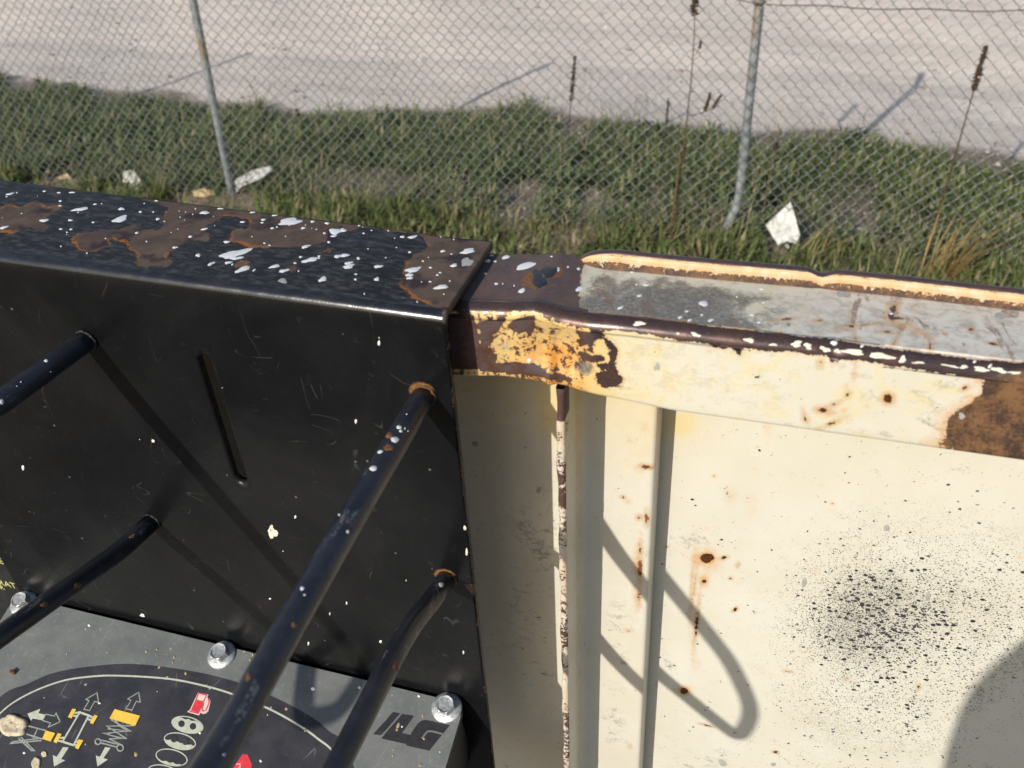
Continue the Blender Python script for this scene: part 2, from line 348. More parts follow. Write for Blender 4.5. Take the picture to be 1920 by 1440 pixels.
# loose stones on the lot
def blob_template(n=0):
    bm = bmesh.new(); bmesh.ops.create_icosphere(bm, subdivisions=1, radius=1)
    v = np.array([x.co for x in bm.verts]); f = np.array([[q.index for q in p.verts] for p in bm.faces]); bm.free(); return v, f
TV, TF = blob_template()
def scatter_stones(name, pts, sizes, mat, tone):
    n = len(pts); k = len(TV)
    jit = 1 + rng.normal(0, .18, (n, k, 1)); ax = rng.uniform(.6, 1.25, (n, 1, 3)); ax[:, :, 2] *= .6
    V = TV[None] * jit * ax * sizes[:, None, None] + pts[:, None, :]
    Fc = (TF[None] + (np.arange(n) * k)[:, None, None]).reshape(-1, 3)
    me = npmesh(name, V.reshape(-1, 3), Fc); attr(me, 'tone', np.repeat(tone, k)); return me
n = 11000
px = rng.uniform(-12, 5, n); py = rng.uniform(4.6, 11.5, n); sz = rng.gamma(2.0, .0035, n).clip(.003, .028)
pts = np.stack([px, py, gz(px, py) + sz * .25], -1)
t = NT('loose_stone'); cr = t.n('ShaderNodeValToRGB'); t.l(t.a('tone'), cr.inputs[0])
cr.color_ramp.elements[0].color = (.20, .18, .155, 1); cr.color_ramp.elements[1].color = (.62, .58, .53, 1)
M_STONE = t.done(cr.outputs[0], .9, t.bump(t.noise(200), .4, .003), 0, .2)
tag(link('gravel', scatter_stones('gravel', pts, sz, M_STONE, rng.random(n)), M_STONE, None, True),
    'loose grey and beige gravel scattered over the bare lot', 'gravel', kind='stuff')

# ------------------------------------------------------------------ weeds and grass along the fence
LEAFM = mat_leaf('weed_leaves', [(0, (.038, .056, .017)), (.35, (.098, .132, .036)), (.6, (.170, .190, .062)), (.78, (.28, .235, .115)), (1, (.42, .335, .195))])
def leaf_mesh(name, base, length, width, yaw, lean, bend, tone):
    """Bent two-quad leaves; every array has one entry per leaf."""
    n = len(base); d = np.stack([np.cos(yaw), np.sin(yaw), np.zeros(n)], -1); s = np.stack([-np.sin(yaw), np.cos(yaw), np.zeros(n)], -1)
    up = np.array([0, 0, 1.0]); V = np.zeros((n, 5, 3))
    a1 = lean; a2 = lean + bend
    p1 = base + .5 * length[:, None] * (np.sin(a1)[:, None] * d + np.cos(a1)[:, None] * up)
    p2 = p1 + .5 * length[:, None] * (np.sin(a2)[:, None] * d + np.cos(a2)[:, None] * up)
    w = width[:, None] * .5
    V[:, 0] = base - s * w * .6; V[:, 1] = base + s * w * .6; V[:, 2] = p1 + s * w; V[:, 3] = p1 - s * w; V[:, 4] = p2
    o = (np.arange(n) * 5)[:, None]
    me = bpy.data.meshes.new(name)
    T = np.concatenate([o + np.array([[0, 1, 2]]), o + np.array([[0, 2, 3]]), o + np.array([[3, 2, 4]])])
    me = npmesh(name, V.reshape(-1, 3), T); attr(me, 'tone', np.repeat(tone, 5)); return me
def fnoise(x, y, s, seed):
    return np.array([mnoise.noise(Vector((a * s, b * s, seed))) for a, b in zip(x, y)])
LITTER_SPOTS = [(float(onY(p, FY)[0]), FY, r_) for p, r_ in (((115, 341), .14), ((163, 352), .16), ((247, 340), .14), ((475, 335), .20), ((385, 361), .20), ((1468, 422), .14))]
def weeds(n, x0, x1, y0, y1, leaves, lmin, lmax, wmin, wmax, dens, tone0, seed):
    x = rng.uniform(x0, x1, n); y = rng.uniform(y0, y1, n)
    ed = veg_edge(x) - y
    nn = 1.1 * fnoise(x, y, 1.1, seed) + .9 * fnoise(x, y, 3.4, seed + 5)
    bare = np.clip((x + 1.2) / 3.2, 0, 1) * .22          # thinner towards the right
    bare = bare + np.where((y < FY + .55) & (y > FY - .4), .10, 0)
    keep = (ed > rng.normal(0, .13, n) + .22 * fnoise(x, y, 2.2, seed + 21)) & (nn + dens - bare > rng.normal(0, .16, n))
    for lx_, ly_, lr_ in LITTER_SPOTS:                    # trampled around the litter
        keep &= ~((np.abs(x - lx_) < lr_) & (y > ly_ - .55) & (y < ly_ + .05) & (rng.random(n) < .88))
    x, y, nn = x[keep], y[keep], nn[keep]; m = len(x)
    k = leaves; ti = np.repeat(np.arange(m), k); q = len(ti)
    spread = rng.uniform(.01, .05, q); th = rng.uniform(0, 2 * np.pi, q)
    bx = x[ti] + spread * np.cos(th); by = y[ti] + spread * np.sin(th)
    hgt = rng.uniform(.35, 1, m)[ti]
    ln = rng.uniform(lmin, lmax, q) * (.55 + .6 * hgt)
    base = np.stack([bx, by, gz(bx, by) + rng.uniform(0, .5, q) * ln * .8], -1)
    tone = np.clip(tone0 + .10 * nn[ti] + rng.normal(0, .10, q) + rng.normal(0, .07, m)[ti] + (rng.random(q) < .14) * .35, 0, 1)
    return base, ln, rng.uniform(wmin, wmax, q), th + rng.normal(0, .5, q), rng.uniform(.15, 1.25, q), rng.uniform(.0, 1.2, q), tone
def cat(*sets): return [np.concatenate(c) for c in zip(*sets)]
A = weeds(21000, -11, 4.5, FY - .9, 7.2, 11, .045, .125, .012, .030, .25, .41, 1.0)          # broad leaves beyond the fence
B = weeds(9000, -11, 4.5, FY - 1.6, 7.2, 9, .08, .24, .004, .007, .24, .45, 9.0)            # grass blades
Cc = weeds(5200, -11, 4.5, FY - 2.4, FY + .25, 12, .06, .19, .004, .008, .22, .50, 4.0)       # taller grass at the foot of the mesh
D = weeds(2300, -11, 4.5, FY - 1.2, FY + .35, 10, .05, .16, .004, .006, .25, .86, 14.0)       # dead straw
tag(link('grass', leaf_mesh('grass', *cat(A, B, Cc, D)), LEAFM), 'green weeds and dry grass growing in a strip along the fence', 'grass', kind='stuff')

# ------------------------------------------------------------------ tube helper
def tube(path, rad, seg=12, cap=True):
    """Sweep a circle along a polyline (list of vectors); rad is a number or a list."""
    P = [Vector(p) for p in path]; n = len(P); rr = [rad] * n if not hasattr(rad, '__len__') else list(rad)
    bm = bmesh.new(); rings = []; prev = None
    for i, p in enumerate(P):
        tdir = ((P[min(i + 1, n - 1)] - P[max(i - 1, 0)])).normalized()
        if prev is None:
            a = tdir.orthogonal().normalized()
        else:
            a = (prev - tdir * prev.dot(tdir)).normalized()
        prev = a; b = tdir.cross(a)
        rings.append([bm.verts.new(p + (a * math.cos(2 * math.pi * k / seg) + b * math.sin(2 * math.pi * k / seg)) * rr[i]) for k in range(seg)])
    for r1, r2 in zip(rings, rings[1:]):
        for k in range(seg): bm.faces.new((r1[k], r1[(k + 1) % seg], r2[(k + 1) % seg], r2[k]))
    if cap: bm.faces.new(rings[0][::-1]); bm.faces.new(rings[-1])
    return bm

# ------------------------------------------------------------------ chain link fence
fence = tag(empty('chain_link_fence', (-2.5, FY, -H)), 'galvanised chain link fence with steel posts crossing behind the lift', 'fence')
def post(name, pts, label, r=.0245):
    dense = []
    for a, b in zip(pts, pts[1:]):
        for k in range(8): dense.append(Vector(a).lerp(Vector(b), k / 8))
    dense.append(Vector(pts[-1]))
    o = bmob(name, tube(dense, r, 20), M_GALV, fence, True); o['label'] = label; return o
SP = 1.349 * H
pl = -1.459 * H; pr = onY((1350, 450), FY); pb = onY((1384, 378), FY); ptp = onY((1424, 3), FY)
post('fence_post', [(pl - .004, FY, -H - .15), (pl, FY, -H), (pl + .095, FY + .01, -H + 1.80)], 'straight grey fence post left of centre')
up = (Vector(ptp) - Vector(pb)); up = up / up.z
top = Vector(pb) + up * (1.72 - (pb[2] + H))
post('fence_post', [(pr[0] - .05, FY, -H - .15), tuple(pr), (pb[0] - .01, FY, pb[2] - .05), (pb[0] + .003, FY, pb[2] + .05), tuple(top), (top.x - .05, top.y + .06, top.z + .20)], 'fence post bent near its foot beside the white scrap')
post('fence_post', [(pl - SP, FY, -H - .15), (pl - SP + .05, FY, -H + 1.80)], 'fence post outside the left of the view')
post('fence_post', [(pr[0] + SP, FY, -H - .15), (pr[0] + SP, FY, -H + 1.80)], 'fence post outside the right of the view')
# woven wires: each is a zigzag; every other point hooks round its neighbour
dg = .0712; wx0, wx1 = -10.5, 3.6; hz = 1.78; nw = int((wx1 - wx0) / (dg / 2)); seg = int(hz / (dg / 2))
VV = []; FF = []; WR = .0022
cs = [(math.cos(2 * math.pi * k / 4 + .4), math.sin(2 * math.pi * k / 4 + .4)) for k in range(4)]
vi = 0
def sagx(x, z): return .016 * math.sin(x * 3.1 + z * 2.0) + .024 * math.sin(x * .9 + z * 1.3) + .006 * math.sin(x * 11.0 + z * 7.0)
def sagy(x, z): return -.030 - .012 * math.sin(x * 1.7 + z * 1.9) + .010 * math.sin(x * 4.1)
for i in range(nw + 1):
    xc = wx0 + i * dg / 2
    cl = []
    for j in range(seg + 1):
        z = -H + .03 + j * dg / 2
        side = 1 if (j + i) % 2 else -1
        for e in (-1, 1):                       # two points per corner give the rounded hook
            if e == -1 and j == 0: continue
            zz = z + e * .004
            x = xc + side * (dg / 4 + .0015) - (.0030 * side)
            cl.append((x + sagx(xc, z), FY + sagy(xc, z) - .028 + (.0028 * side * e), zz + .004 * math.sin(xc * 3)))
    n = len(cl); P = np.array(cl)
    T = np.gradient(P, axis=0); T /= np.linalg.norm(T, axis=1)[:, None]
    a = np.cross(T, [0, 1.0, 0]); a /= np.linalg.norm(a, axis=1)[:, None]; b = np.cross(T, a)
    V = np.stack([P + (a * c + b * s) * WR for c, s in cs], 1).reshape(-1, 3); VV.append(V)
    base = vi + np.arange(n - 1)[:, None] * 4
    for k in range(4):
        FF.append(np.concatenate([base + k, base + (k + 1) % 4, base + 4 + (k + 1) % 4, base + 4 + k], 1))
    vi += n * 4
mesh_o = link('wire_mesh', npmesh('wire_mesh', np.concatenate(VV), np.concatenate(FF)), M_WIRE, fence, True)
tag(mesh_o, 'diamond wire mesh of the fence', kind='stuff')
# slack line wire tied along the mesh
pth = []
for k in range(90):
    x = -1.2 + k * .055
    zt = ptp[2] + .0 - .012 * math.sin((x - ptp[0]) * 2.2) * (1 if x > ptp[0] else .2) - (.02 * (x - ptp[0]) ** 2 if x < ptp[0] else 0) + .004 * math.sin(x * 14)
    if x < ptp[0]: zt += .35 * (ptp[0] - x) ** 1.5
    pth.append((x, FY - .052, zt + .004))
lw = bmob('line_wire', tube(pth, .0032, 6), M_OLDWIRE, fence, True); lw['label'] = 'dark slack wire running along the mesh'
bm = tube([(ptp[0] + .03 * math.cos(a), FY + .03 * math.sin(a) , ptp[2] + .004 * math.sin(a)) for a in np.linspace(0, 6.2, 20)], .003, 6)
bmob('tie_wire', bm, M_OLDWIRE, fence, True)

# ------------------------------------------------------------------ dry weed stalks, straw and litter
M_STALK = mat_leaf('dry_stalk', [(0, (.05, .035, .025)), (.5, (.13, .085, .05)), (1, (.30, .19, .09))], .8, .1)
def stalk(path_px, Yd, seed_len, seed_r, label, tone=.5, branches=()):
    """Dead seed stalk standing at depth Yd; path given from foot to tip."""
    base = onY(path_px[0], Yd); g = float(gz(base[0], Yd)); root = empty('dry_weed', (base[0], Yd, g)); tag(root, label, 'weed', 'dead weed stalks by the fence')
    P = [Vector(onY(p, Yd)) for p in path_px]; P.insert(0, Vector((P[0].x - .01, Yd, min(g - .02, P[0].z - .02))))
    dense = []
    for a, b in zip(P, P[1:]):
        for k in range(6): dense.append(a.lerp(b, k / 6))
    dense.append(P[-1]); n = len(dense)
    bm = tube(dense, [.0052 * (1 - .6 * i / n) for i in range(n)], 6); me = bpy.data.meshes.new('stem'); bm.to_mesh(me); bm.free()
    attr(me, 'tone', np.full(len(me.vertices), tone)); link('stem', me, M_STALK, root, True)
    def head(a, b, r):
        m = 190; tt = rng.random(m) ** .9; cen = np.array([a.lerp(b, float(q)) for q in tt])
        ta = (b - a).normalized(); off = rng.normal(0, 1, (m, 3)); off -= (off @ np.array(ta))[:, None] * np.array(ta); off /= np.linalg.norm(off, axis=1)[:, None] + 1e-9
        pts = cen + off * (r * (1 - .55 * tt) * rng.uniform(.3, 1, m))[:, None]
        me = scatter_stones('seed_head', pts, rng.uniform(.35, .6, m) * r, M_STALK, rng.uniform(0, .4, m)); link('seed_head', me, M_STALK, root, True)
    if seed_len: head(P[-1].lerp(P[-2], seed_len), P[-1], seed_r)
    for f0, f1, r in branches:
        a, b = Vector(onY(f0, Yd)), Vector(onY(f1, Yd)); head(a, b, r)
        q = min(dense, key=lambda v: (v - a).length + abs(v.z - (a.z - .06)) * .8)
        bm = tube([q, q.lerp(a, .5) + Vector((0, 0, -.01)), a], .0016, 5); me = bpy.data.meshes.new('branch'); bm.to_mesh(me); bm.free()
        attr(me, 'tone', np.full(len(me.vertices), .4)); link('branch', me, M_STALK, root)
stalk([(1272, 345), (1285, 250), (1296, 150), (1302, 60), (1303, -70)], FY - .10, .75, .019, 'tall brown seed stalk left of the bent fence post', .45,
      [((1322, 208), (1332, 174), .010), ((1336, 203), (1352, 178), .009), ((1312, 90), (1314, 76), .007)])
stalk([(1066, 250), (1069, 205), (1078, 104)], FY + .85, .85, .016, 'short brown seed spike in the middle of the weed strip', .35)
stalk([(1770, 360), (1797, 270), (1824, 175), (1849, 86)], FY - .10, .95, .016, 'dark spike weed leaning right at the right edge', .35)
stalk([(1440, 345), (1450, 300), (1457, 262)], FY + .25, .7, .012, 'small reddish dead weed right of the bent post', .7)
stalk([(1250, 235), (1253, 185)], FY + 1.0, .9, .010, 'tiny brown spike poking above the weeds', .4)
stalk([(566, 270), (562, 225), (556, 205)], FY + .5, .6, .012, 'brown dead stem amid weeds right of the straight post', .6)
stalk([(1255, 440), (1270, 340), (1277, 270)], FY - .12, .0, .01, 'bare reddish stem below the tall seed stalk', .75)
def straw(c_px, Yd, spread, n, hgt, leanx, label, tone0):
    p = onY(c_px, Yd); g = float(gz(p[0], Yd))
    bx = p[0] + rng.normal(0, spread, n); by = Yd + rng.normal(0, spread * .7, n)
    ln = rng.uniform(.5, 1, n) * hgt
    me = leaf_mesh('straw_clump', np.stack([bx, by, gz(bx, by)], -1), ln, rng.uniform(.004, .008, n), rng.normal(0, .6, n), rng.normal(leanx, .18, n), rng.normal(.15, .2, n), np.clip(rng.normal(tone0, .15, n), 0, 1))
    return tag(link('straw_clump', me, M_STRAW), label, 'dry grass', 'clumps of dry straw')
M_STRAW = mat_leaf('dry_straw', [(0, (.16, .10, .04)), (.6, (.36, .23, .075)), (1, (.46, .33, .15))], .7, .2)
straw((1765, 500), FY - .35, .030, 46, .55, .42, 'golden clump of dry straw leaning right at the right edge', .55)
straw((1735, 505), FY - .32, .030, 34, .48, .30, 'paler brownish straw clump left of the golden straw', .95)
straw((1510, 480), FY - .25, .04, 14, .38, .7, 'few bent dry straws behind the white scrap', .7)

def litter(c_px, Yd, pts, mat, label, group='pieces of litter under the fence', up=.03, thick=.022, tilt=.5):
    """A crumpled scrap: outline in pixels laid on a sheet tilted towards the viewer."""
    P = [onY(p, Yd) for p in pts]; cx = np.mean(P, 0)
    lo = np.array(pts).min(0); hi = np.array(pts).max(0); st = max((hi - lo).max() / 9, .8)
    ins = [(x, y) for x in np.arange(lo[0], hi[0], st) for y in np.arange(lo[1], hi[1], st)]
    sd = poly_sdf(np.array(ins) * .0001, np.array(pts) * .0001) * 10000; ins = [p for p, d in zip(ins, sd) if d > st * .35]
    n0 = len(pts); ov, oe, of, *_ = delaunay_2d_cdt([Vector(p) for p in list(pts) + ins], [(i, (i + 1) % n0) for i in range(n0)], [], 1, 1e-6)
    V = []
    for q in ov:
        v = Vector(onY(tuple(q), Yd)); nz = mnoise.noise(v * 30) * thick + mnoise.noise(v * 80) * thick * .5
        v.y += (v.z - cx[2]) * tilt + nz; V.append(v)
    Fs = [tuple(f) for f in of]
    me = pymesh('litter_scrap', V, Fs); o = link('litter_scrap', me, mat); s = o.modifiers.new('t', 'SOLIDIFY'); s.thickness = .006
    return tag(o, label, 'litter', group)
M_SCRAP = mat_plain('white_scrap', (.58, .56, .50), .7, .34, 34, .9)
M_SCRAP2 = mat_plain('grey_white_scrap', (.46, .44, .42), .7, .35, 26, .7)
M_SCRAP3 = mat_plain('yellowish_scrap', (.46, .34, .17), .7, .35, 26, .7)
litter(None, FY - .12, crop(1280, 0, 3, [(470, 1275), (490, 1250), (600, 1183), (630, 1240), (662, 1310), (640, 1345), (590, 1330), (540, 1350)]), M_SCRAP, 'white torn scrap right of the bent post foot', tilt=1.0)
litter(None, FY - .14, [(1470, 462), (1476, 457), (1480, 462), (1476, 468)], M_SCRAP, 'tiny white bit just below the torn scrap', thick=.004)
litter(None, FY + .02, [(226, 326), (243, 324), (258, 336), (269, 346), (262, 356), (246, 354), (234, 344)], M_SCRAP, 'crumpled white scrap left of the straight post', tilt=.8)
litter(None, FY + .05, [(444, 336), (470, 322), (500, 318), (507, 324), (484, 338), (460, 345), (455, 352)], M_SCRAP2, 'long greyish scrap right of the straight post foot', tilt=.9)
litter(None, FY + .0, [(96, 338), (120, 330), (134, 338), (128, 352), (100, 352)], M_SCRAP3, 'yellowish crumpled scrap at the far left', tilt=.8)
litter(None, FY - .03, [(140, 345), (160, 340), (186, 352), (180, 364), (150, 358)], M_SCRAP2, 'pale lilac grey scrap beside the yellowish scrap', tilt=.8)
litter(None, FY - .05, [(362, 360), (378, 356), (395, 360), (405, 365), (390, 368), (368, 366)], M_SCRAP3, 'dirty flat scrap just left of the straight post foot', tilt=1.0)
litter(None, FY + .0, [(1378, 388), (1384, 380), (1388, 386), (1384, 394)], M_SCRAP, 'tiny white bit against the bent post', thick=.004)

# ------------------------------------------------------------------ the lift: top rail, wall, post, deck
lift = tag(empty('scissor_lift', (0, .55, -1.41)), 'worn cream painted lift platform side with rusty top rail', 'lift')
RY, RZ, RB = .476, -.3085, -.3723
YW, YF, YE = .562, .529, .474                         # wall, rib face, rib edge
NEG = -.02
def blank(n): return {k: np.zeros(n) for k in ('chip', 'tint', 'orange', 'grey', 'smudge', 'speck', 'stain', 'wear', 'cool', 'ochre', 'scale', 'matte')} | {'brown': np.full(n, NEG), 'spot': np.full(n, NEG)}
def put(me, A):
    for k, v in A.items(): attr(me, k, v)
def soft(d, wdt): return np.clip(d / wdt + .5, 0, 1)

# ---- rail: a bent channel; u > 0 is the top (outwards), u < 0 the front face (downwards)
def rt_(p): v = onZ(p, RZ); return (v[0], v[1] - RY)
def rf_(p): v = onY(p, RY); return (v[0], v[2] - RZ)
topz = np.array([(-.9, -.3111), (-.1958, -.3111), (-.165, -.3086), (-.1426, -.3045), (-.130, -.3070), (-.1244, -.3085), (-.1064, -.3097), (-.0817, -.3087), (-.05, -.3085), (.9, -.3082)])
botz = np.array([(-.9, -.3690), (-.2009, -.3682), (-.1446, -.3646), (-.1215, -.3668), (-.0799, -.3690), (-.0468, -.3721), (.9, -.3726)])
rx = np.concatenate([np.arange(-1.6, -.24, .05), np.arange(-.235, .215, .0013), np.arange(.22, 1.3, .04)])
rad = .0095
prof = []                                              # (u, kind)
us = np.concatenate([np.arange(.0775, rad * .9, -.0014), ])
arc = np.linspace(0, math.pi / 2, 13)
uf = np.concatenate([np.arange(-rad, RB - RZ + .004, -.0014)])
rows = [('t', u) for u in us] + [('a', a) for a in arc] + [('f', u) for u in uf] + [('b', a) for a in np.linspace(0, math.pi / 2, 6)] + [('u', q) for q in np.linspace(.008, .075, 8)]
nx, nr = len(rx), len(rows); V = np.zeros((nx, nr, 3)); UV = np.zeros((nx, nr, 2))
zt = np.interp(rx, topz[:, 0], topz[:, 1]); zb = np.interp(rx, botz[:, 0], botz[:, 1])
k = np.exp(-np.linspace(-2, 2, 9) ** 2); k /= k.sum()
core = (rx > -.235) & (rx < .215)
zt[core] = np.convolve(np.pad(zt[core], 4, 'edge'), k, 'valid'); zb[core] = np.convolve(np.pad(zb[core], 4, 'edge'), k, 'valid')
dent = np.exp(-((rx + .128) / .018) ** 2)              # crushed spot
crease = np.exp(-((rx + .1335) / .0035) ** 2)
for j, (kd, q) in enumerate(rows):
    if kd == 't': y, z, u = RY + q, zt, q
    elif kd == 'a':
        y = RY + rad - rad * math.sin(q); z = zt - rad + rad * math.cos(q); u = rad * (1 - 2 * q / (math.pi / 2)) * .95
    elif kd == 'f':
        fr = (q + rad) / (RB - RZ + rad); z = zt - rad + (zb - zt + rad) * fr; y = RY + np.zeros(nx); u = q
    elif kd == 'b': y = RY + .004 * (1 - math.cos(q)); z = zb - .0 - .004 * math.sin(q) + .004 * 0; u = RB - RZ - .002
    else: y = RY + q; z = zb - .004; u = RB - RZ - .006
    V[:, j, 0] = rx; V[:, j, 1] = y; V[:, j, 2] = z; UV[:, j, 0] = rx; UV[:, j, 1] = u
    if kd in 'fb':
        fr = np.clip(-(u + .012) / .045, 0, 1) if np.isscalar(u) else 0
        V[:, j, 1] += dent * .0095 * math.sin(math.pi * min(fr * .75 + .12, 1)) - crease * .0032 * fr
        V[:, j, 1] += .004 * np.exp(-((rx + .168) / .02) ** 2) * fr
    if kd == 't': V[:, j, 2] += -.0016 * dent * math.exp(-q / .02)
    if kd == 'a': V[:, j, 2] += .0007 * np.sin(rx * 41) * np.clip((rx + .02) / .1, 0, 1); V[:, j, 1] += .0012 * np.exp(-((rx - .0465) / .006) ** 2)
me = npmesh('top_rail', V.reshape(-1, 3), grid_faces(nx, nr)[:, ::-1]); P = UV.reshape(-1, 2); A = blank(len(P))
K1 = lambda pts: crop(1040, 440, 4.8, pts)
K2 = lambda pts: crop(1440, 460, 4, pts)
K3 = lambda pts: crop(820, 540, 4.8, pts)
lower = K3([(250, 190), (560, 200), (850, 245), (1000, 262), (1200, 308), (1480, 372)]) + K1([(560, 850), (750, 890), (860, 890), (1010, 930), (1160, 950), (1390, 980), (1430, 1020), (1600, 1020), (1650, 1085), (1690, 1090), (1690, 1010), (1850, 1040)]) + \
    K2([(0, 790), (200, 800), (440, 830), (480, 890), (560, 860), (700, 860), (1000, 905), (1400, 965), (1600, 1000), (1920, 1015), (2100, 1035)])
upper = K1([(300, 690), (560, 710), (850, 750), (1150, 790), (1330, 818), (1600, 850), (1830, 872)]) + K2([(60, 662), (300, 690), (640, 740), (960, 780), (1200, 802), (1500, 850), (1920, 885), (2100, 905)])
band = [rf_(p) for p in lower] + [rt_(p) for p in upper][::-1]
band = [(-.5, -.012)] + band[:len(lower)] + band[len(lower):] + [rt_((1098, 560)), rt_((1100, 520)), rt_((1108, 486)), (-.118, .09), (-.5, .09)]
br = poly_sdf(P, band)
polys = [[(250, 190), (320, 230), (330, 310), (350, 400), (360, 480), (380, 560), (370, 640), (440, 640), (520, 660), (500, 740), (380, 772), (100, 760), (100, 200)],
    [(400, 280), (440, 290), (520, 290), (580, 230), (600, 280), (560, 330), (540, 400), (480, 440), (490, 500), (440, 560), (460, 600), (460, 650), (380, 640), (380, 560), (400, 500), (370, 440), (400, 400), (360, 340)],
    [(640, 350), (700, 300), (860, 290), (870, 330), (850, 440), (820, 490), (790, 400), (750, 390), (740, 450), (700, 420)],
    [(1250, 390), (1370, 400), (1390, 300), (1480, 370), (1490, 440), (1400, 470), (1390, 590), (1370, 590), (1370, 460), (1280, 540), (1250, 510), (1310, 480)],
    [(1500, 450), (1560, 490), (1620, 570), (1590, 640), (1580, 720), (1640, 840), (1620, 900), (1500, 920), (1430, 880), (1450, 800), (1540, 770), (1570, 660), (1560, 560)],
    [(1280, 630), (1480, 640), (1480, 670), (1380, 690), (1300, 670)], [(1450, 720), (1520, 700), (1550, 740), (1480, 755)],
    [(380, 765), (700, 755), (870, 780), (1000, 850), (1200, 890), (1200, 930), (380, 830)]]
for q in polys: br = np.maximum(br, poly_sdf(P, [rf_(p) for p in K3(q)]) + .0014)
blk = [(1840, 712), (1840, 740), (1815, 760), (1790, 772), (1775, 785), (1772, 820), (1745, 834), (1980, 900), (2080, 880), (2080, 715), (1920, 700)]
bs = poly_sdf(P, [rf_(p) for p in blk]); br = np.maximum(br, bs); A['ochre'] = soft(bs + .002, .004)
A['stain'] = np.maximum(A['stain'], .55 * soft(bs + .005, .008))
def stamp(A, key, P, fn, lst, mode='sdf', grow=0.0, val=1.0, wdt=.004):
    for cx, cy, a, b, dg_ in lst:
        c = np.array(fn((cx, cy))); th = R(-dg_)
        e1 = np.array(fn((cx + a * math.cos(th), cy + a * math.sin(th)))) - c; e2 = np.array(fn((cx - b * math.sin(th), cy + b * math.cos(th)))) - c
        d = ell_sdf(P, c, e1, e2)
        if mode == 'sdf': A[key] = np.maximum(A[key], d + grow)
        else:
            q = (P - c) @ np.linalg.inv(np.array([e1, e2]).T).T; r = np.hypot(q[:, 0], q[:, 1])
            A[key] = np.maximum(A[key], val * np.clip(1.5 - r * 1.0, 0, 1))
br = br - .0045 * np.clip((P[:, 0] + .150) / .03, 0, 1) * (P[:, 1] > .014) * (br > -.004)      # ragged end of the bare steel on top
A['brown'] = br
kk = lambda x0, y0, k, L: [(x0 + a / k, y0 + b / k, c / k, d / k, e) for a, b, c, d, e in L]
stamp(A, 'spot', P, rf_, kk(1440, 460, 4, [(900, 1150, 36, 30, 0), (420, 1240, 40, 16, -8), (455, 1350, 56, 11, 25), (395, 885, 14, 18, 0), (600, 1120, 10, 12, 0), (285, 1310, 8, 24, 20), (500, 1190, 20, 6, 25), (1470, 1070, 18, 10, 20)]), grow=.0001)
stamp(A, 'spot', P, rt_, kk(1440, 460, 4, [(890, 650, 40, 9, -5), (625, 605, 34, 13, 0), (720, 600, 90, 7, 8), (1690, 740, 36, 10, -10), (1520, 632, 18, 12, 0), (955, 715, 9, 30, -30), (1215, 755, 8, 26, 10), (650, 690, 5, 50, 10), (380, 565, 30, 9, 0), (130, 555, 50, 7, 5)]), grow=.0)
stamp(A, 'stain', P, rf_, kk(1440, 460, 4, [(900, 1160, 60, 50, 0), (430, 1240, 80, 50, 0), (580, 1060, 20, 30, 0), (570, 1240, 35, 20, 0)]) + [(1345, 652, 6, 5, 0), (1330, 660, 5, 5, 0)], 'soft', val=.55)
sc_ = K2([(940, 390), (1005, 390), (990, 450), (970, 520), (980, 545), (1060, 570), (1260, 720), (1180, 690), (930, 590), (880, 560), (905, 440)])
ds = poly_sdf(P, [rt_(p) for p in sc_]); A['stain'] = np.maximum(A['stain'], .65 * soft(ds + .0008, .003)); A['brown'] = np.maximum(A['brown'], poly_sdf(P, [rt_(p) for p in K2([(915, 440), (985, 440), (960, 530), (1060, 555), (930, 580), (885, 555)])]) - .001)
top = P[:, 1] > .004
left = np.clip((-.098 - P[:, 0]) / .012, 0, 1) * (P[:, 0] > -.30)        # yellowed, dented end
A['tint'] = np.where(top, .10, .06 + .80 * np.clip((-.088 - P[:, 0]) / .01, 0, 1) * (P[:, 0] > -.30) + .40 * np.clip((-.03 - P[:, 0]) / .06, 0, 1))
A['orange'] = np.where(top, 0, np.exp(-((P[:, 0] + .130) / .022) ** 2) * np.clip((-P[:, 1] - .015) / .03, 0, 1) * 1.0 + .35 * left)
A['chip'] = np.where(top, 0, .40 * left + .10 * np.clip((-.075 - P[:, 0]) / .02, 0, 1)); A['scale'] = np.where(top, 0, left) * (P[:, 1] < -.010)
gm = np.clip((P[:, 0] + .13) / .02, 0, 1) * np.clip((.085 - P[:, 0]) / .13, 0, 1)
A['matte'] = np.clip((P[:, 1] - .008) / .006, 0, 1)
A['grey'] = np.where(top, .90 * gm * np.clip(1.25 - (P[:, 1] - .03) ** 2 / .0012, 0, 1), 0)
stamp(A, 'grey', P, rf_, kk(820, 540, 4.8, [(1310, 760, 90, 70, 0)]), 'soft', val=.75)
A['cool'] = np.where(top, .85 * np.clip((P[:, 0] - .0) / .05, 0, 1), 0); A['wear'] = np.where(top, .6, .75 + .2 * np.clip((-.02 - P[:, 0]) / .04, 0, 1))
A['smudge'] = np.where(top, .45, .28 + .35 * np.clip((P[:, 0] - .03) / .05, 0, 1))
put(me, A)
rail = link('top_rail', me, MC, lift, True); rail['label'] = 'dented rusty top rail with bare brown rounded edge'

